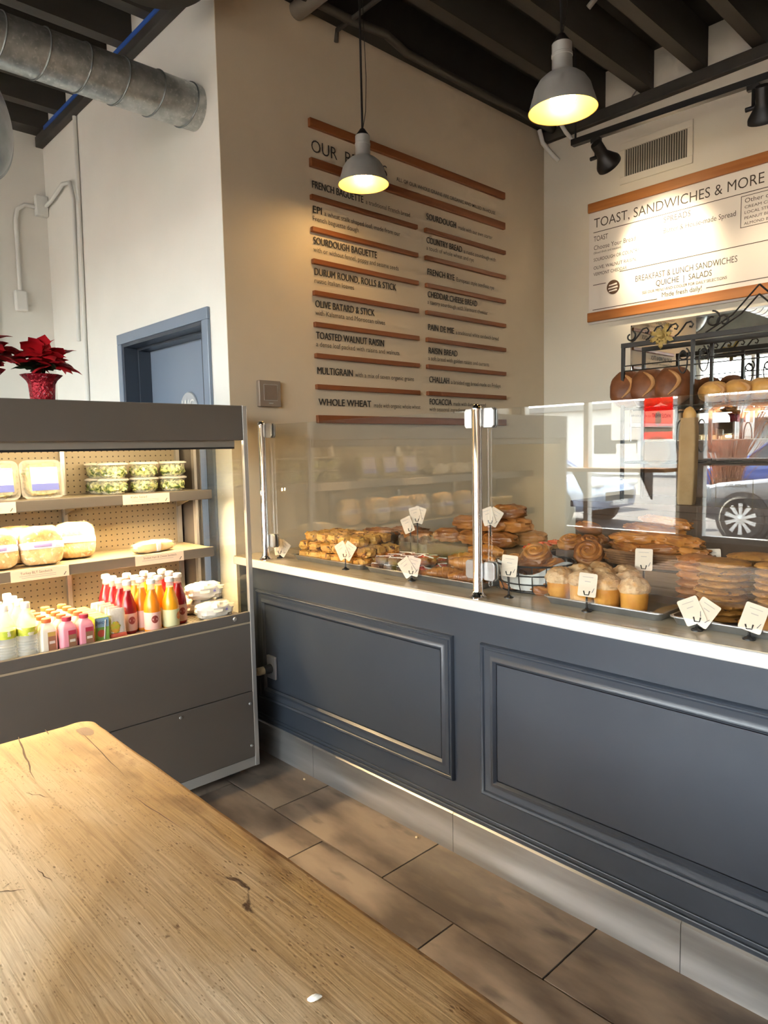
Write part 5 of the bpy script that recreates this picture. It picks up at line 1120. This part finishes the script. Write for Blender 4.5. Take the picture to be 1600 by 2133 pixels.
# storefront shelf and window signs
wbs = thing('window_bar', 'orange wooden bar shelf along the shopfront window', 'shelf', (-4.2, YF+.15, 0))
MB().box(-5.33, -3.22, YF+.003, YF+.31, 1.155, 1.195).build('bar_top', nmat('orange_bar_wood', (.66, .29, .08), (.78, .38, .13), 6, .4, stretch=(.15, 2, 2)), wbs, bevel=.004)
for x in (-5.0, -4.3, -3.5): MB().prism([(YF+.003, .85), (YF+.28, 1.155), (YF+.003, 1.155)], x-.012, x+.012, 'x').build('bracket', blackm, wbs)
def sheet(name, label, x0, x1, z0, z1, m, cat='sign', y=YF-.072):
    return tag(MB().box(x0, x1, y, y+.002, z0, z1).build(name, m), label, cat)
wp_ = paper_lit('backlit_white_paper', (.85, .85, .85), .75)
sheet('window_notice', 'upper white paper notice on the shopfront window', -4.02, -3.69, 1.72, 1.93, wp_); sheet('window_notice', 'lower white paper notice on the shopfront window', -4.02, -3.69, 1.50, 1.70, wp_)
sheet('window_notice', 'square white sticker on the shopfront window', -3.96, -3.72, 1.30, 1.46, wp_)
po_ = thing('red_poster', 'red nutcracker show poster on the shopfront window', 'poster', (-3.47, YF-.07, 1.50))
MB().box(-3.635, -3.315, YF-.072, YF-.070, 1.50, 1.98).build('poster_sheet', paper_lit('red_poster_paper', (.70, .05, .04), .85), po_)
text('NUTCRACKER', 'lettering', paper_lit('poster_white', (.8, .7, .6), .5), po_, (-3.335, YF-.070, 1.86), (-1, 0, 0), (0, 0, 1), .045, .28, .001)
MB().blob((-3.475, YF-.069, 1.72), (.035, .002, .075), .3, 4, 2).build('figure_print', paper_lit('poster_violet', (.5, .4, .6), .5), po_, True)
MB().box(-3.635, -3.315, YF-.0695, YF-.069, 1.58, 1.64).build('dark_band', paper_lit('poster_dark', (.12, .02, .02), .4), po_)
ov = MB(); ov.xf = Matrix.Translation((-3.50, YF-.071, 1.37)) @ Matrix.Rotation(R(90), 4, 'X'); ov.lathe([(.16, 0), (.16, .002), (0, .002)], 36); tag(ov.build('round_sticker', wp_, None, True), 'round white speech-bubble sticker on the shopfront window', 'sticker')
hp = thing('hanging_planter', 'brown planter with orange flowers hanging in the shopfront window', 'planter', (-2.69, YF+.12, 1.53))
MB().lathe([(.07, 1.53), (.10, 1.54), (.115, 1.72), (.105, 1.72), (.095, 1.70), (0, 1.70)], 24, (-2.69, YF+.12, 0)).build('pot', mat('brown_pot', (.12, .05, .06), .5), hp, True)
MB().blob((-2.69, YF+.12, 1.74), (.11, .10, .06), .4, 5, 3).build('flowers', mat('orange_flowers', (.85, .32, .04), .6), hp, True)
MB().tube([(-2.69, YF+.12, 1.78), (-2.69, YF+.12, 2.95)], .003, 6).build('hanging_wire', iron, hp)
goldt = mat('gilt_window_lettering', (.55, .42, .06), .4)
hs = thing('window_hours', 'gilt opening hours lettering on the shopfront window', 'sign', (-2.72, YF-.071, .8))
text('HOURS', 'lettering', goldt, hs, (-2.56, YF-.070, 1.0), (-1, 0, 0), (0, 0, 1), .035, .20, .001)
for q in ((-2.86, -2.50, .80, .806), (-2.86, -2.50, 1.08, 1.086), (-2.86, -2.854, .806, 1.08), (-2.506, -2.50, .806, 1.08)): MB().box(q[0], q[1], YF-.0715, YF-.070, q[2], q[3]).build('border', goldt, hs)
tag(MB().box(-3.015, -1.005, YF-.11, YF-.02, 1.22, 1.29).build('window_rail', white_frame), 'white rail across the second shopfront window', 'rail')
# cars
glass_dk = mat('dark_car_glass', (.02, .025, .03), .05, 0, .8); tyre = mat('tyre_rubber', (.02, .02, .02), .8); rimm = mat('alloy_rim', (.65, .66, .68), .25, .8); lens_w = mat('headlamp_lens', (.85, .87, .9), .1); plast = mat('black_trim_plastic', (.02, .02, .022), .6)
def car(label, x, y, rz, paint, suv=True, nm='parked_car'):
    t = thing(nm, label, 'car', (x, y, -.10), rz, group='cars parked outside')
    L_, W, H = (4.7, .93, 1.68) if suv else (4.5, .89, 1.44)
    belt = 1.02 if suv else .92
    st = [(-L_/2, .50, .72, .70), (-L_/2+.08, .34, .80, .84), (-L_/2+.45, .28, .90, .92), (-L_/2+1.1, .26, .97, .98), (-L_/2+1.5, .26, belt, 1), (.6, .26, belt+.02, 1), (L_/2-.7, .28, belt+.03, .99), (L_/2-.15, .34, belt, .92), (L_/2, .45, .85, .80)]
    def sec(px, z0, z1, w): 
        w *= W; r = .10; return [(px, -w+r, z0), (px, w-r, z0), (px, w-.02, z0+r), (px, w, (z0+z1)*.5), (px, w-.03, z1-r*.6), (px, w-r-.04, z1), (px, -w+r+.04, z1), (px, -w+.03, z1-r*.6), (px, -w, (z0+z1)*.5), (px, -w+.02, z0+r)]
    loft(MB(), [sec(*s_) for s_ in st]).build('body', paint, t, True, world=False, ang=45)
    def gs(px, z, w): w *= W; return [(px, -w, z), (px, w, z)]
    xa, xb_, xc, xd = -L_/2+1.25, -L_/2+2.05, L_/2-.95, L_/2-.15
    def cab(x0, x1, z, w): w *= W; return [(x0, -w, z), (x1, -w, z), (x1, w, z), (x0, w, z)]
    loft(MB(), [cab(xa, xd, belt-.02, .92), cab(xb_, xc, H-.05, .74)]).build('windows', glass_dk, t, world=False)
    loft(MB(), [cab(xb_-.06, xc+.06, H-.075, .775), cab(xb_+.05, xc-.05, H, .68)]).build('roof', paint, t, world=False, bevel=.02)
    for px_a, px_b in ((xa+.02, xb_), ((xb_+xc)/2+.1, (xb_+xc)/2+.1), (xd-.02, xc)):
        for s_ in (1, -1): MB().tube([(px_a, s_*W*.925, belt-.01), (px_b, s_*W*.755, H-.05)], .035, 6).build('pillar', paint, t, world=False)
    for wx in (-L_/2+.92, L_/2-.90):
        for s_ in (1, -1):
            a = MB(); a.xf = Matrix.Translation((wx, s_*(W-.12), .36)) @ Matrix.Rotation(R(-90*s_), 4, 'X'); a.lathe([(.42, .0), (.42, .125), (.38, .13), (0, .13)], 32); a.build('wheel_arch', plast, t, True, world=False)
            w_ = MB(); w_.xf = Matrix.Translation((wx, s_*(W-.10), .355)) @ Matrix.Rotation(R(-90*s_), 4, 'X'); w_.lathe([(.25, .08), (.25, .145), (.32, .15), (.352, .125), (.355, .0), (0, 0)], 32); wo = w_.build('wheel', tyre, t, True, world=False)
            for k in range(10):
                sp_ = MB(); sp_.xf = Matrix.Translation((wx, s_*(W-.10), .355)) @ Matrix.Rotation(R(-90*s_), 4, 'X') @ Matrix.Rotation(2*math.pi*k/10, 4, 'Z')
                sp_.prism([(-.018, .03), (.018, .03), (.034, .245), (-.034, .245)], .12, .150); sp_.build('spoke', rimm, wo, world=False)
            hb = MB(); hb.xf = Matrix.Translation((wx, s_*(W-.10), .355)) @ Matrix.Rotation(R(-90*s_), 4, 'X'); hb.lathe([(.06, .11), (.06, .155), (0, .158)], 16); hb.build('hub', rimm, wo, True, world=False)
    for s_ in (1, -1):
        MB().blob((-L_/2+.16, s_*W*.70, .80), (.14, .20, .055), .0, 1, 0, .7).build('headlamp', lens_w, t, True, world=False)
        MB().blob((L_/2-.06, s_*W*.72, .86), (.07, .16, .07), .0, 1, 0, .7).build('tail_lamp', mat('tail_red', (.4, .01, .01), .2), t, True, world=False)
        MB().blob((-L_/2+1.55, s_*(W+.07), belt+.06), (.06, .10, .07), 0, 1, 0, .8).build('side_mirror', paint, t, True, world=False)
    MB().box(-L_/2-.01, -L_/2+.06, -.5, .5, .50, .66).build('grille', plast, t, world=False)
    MB().box(-L_/2-.02, -L_/2+.05, -.26, .26, .40, .50).build('number_plate', cap_w, t, world=False)
    return t
car('dark grey sport utility car parked just outside the shopfront', -2.55, -8.6, R(6), mat('charcoal_car_paint', (.055, .055, .065), .12, .3, coat=1))
car('blue car parked far left outside the shopfront', -12.2, -12.5, R(10), mat('blue_car_paint', (.06, .13, .42), .12, .2, coat=1), False)
car('pale blue silver car parked left outside the shopfront', -8.9, -8.9, R(182), mat('silver_blue_paint', (.38, .46, .62), .12, .3, coat=1), False)
car('blue sport utility car parked across the street', -6.0, -17.0, R(0), mat('deep_blue_paint', (.05, .09, .34), .12, .2, coat=1))
# bare reddish shrub, white building, awning
sh_ = thing('bare_shrub', 'bare reddish shrub outside the shopfront', 'shrub', (-6.1, -12.6, -.1))
rs = random.Random(4); tb_ = MB(); fb_ = MB()
for k in range(150):
    a = rs.uniform(0, 6.28); sp = rs.uniform(.1, 1.0); h = rs.uniform(1.6, 2.9)
    p0 = (rs.uniform(-.12, .12), rs.uniform(-.12, .12), 0); p2 = (sp*1.25*math.cos(a), sp*math.sin(a), h); p1 = (p2[0]*.4, p2[1]*.4, h*.55)
    (tb_ if k < 40 else fb_).tube([p0, p1, p2], [.016, .010, .003], 4)
tb_.build('branch_cluster', nmat('red_bark', (.30, .12, .06), (.42, .18, .09), 9, .8), sh_, world=False)['kind'] = 'stuff'
fb_.build('twig_cluster', MT['red_bark'], sh_, world=False)['kind'] = 'stuff'
bl = thing('white_building', 'long white building across the street', 'building', (-12, -30, -.1))
MB().box(-40, 16, -36, -30, -.1, 3.3).build('building_wall', nmat('off_white_render', (.72, .70, .66), (.78, .76, .72), 2, .8), bl)  # building's own off-white wall colour
MB().box(-41, 17, -37, -29.6, 3.3, 3.6).build('roof_edge', mat('roof_grey', (.2, .2, .2), .7), bl)
for k in range(12): wo = MB().box(-37+4.4*k, -34.6+4.4*k, -30.02, -29.97, 1.0, 2.5).build('window', glass_dk, bl)
aw = thing('striped_awning', 'orange and white striped awning across the street', 'awning', (-8, -29, 3.4))
for k in range(16):
    x0 = -14+.8*k; MB().add([(x0, -29.98, 3.2), (x0+.8, -29.98, 3.2), (x0+.8, -28.2, 2.5), (x0, -28.2, 2.5), (x0, -29.98, 3.16), (x0+.8, -29.98, 3.16), (x0+.8, -28.2, 2.46), (x0, -28.2, 2.46)], [(3, 2, 1, 0), (4, 5, 6, 7), (2, 3, 7, 6), (0, 1, 5, 4), (1, 2, 6, 5), (3, 0, 4, 7)]).build('stripe', mat('awning_orange', (.65, .28, .12), .8) if k % 2 else mat('awning_white', (.78, .76, .72), .8), aw)
# ------------------------------------------------------------------ small leavings
hk = MB().blob((0, 0, .003), (.010, .0045, .003), .2, 4, 2, 1, 14, 8).build('white_husk', mat('husk_white', (.8, .76, .68), .5), None, True); hk.location = (-.667, .490, TZ+.0002); hk.rotation_euler = (0, 0, 1.2); tag(hk, 'tiny white husk lying on the wooden table', 'husk')
cr_ = MB().blob((0, 0, .004), (.006, .005, .004), .3, 4, 2, 1, 10, 6)
for i, (x, y, lb) in enumerate(((-2.42, 1.76, 'pale crumb on the floor in the dark corner beside the cooler'), (-1.745, 1.775, 'tan crumb on the floor near the steel kick plate'))):
    o = cr_.build('floor_crumb', mat('crumb_tan', (.6, .45, .25), .7), None, True); o.location = (x, y, .0002); tag(o, lb, 'crumb')
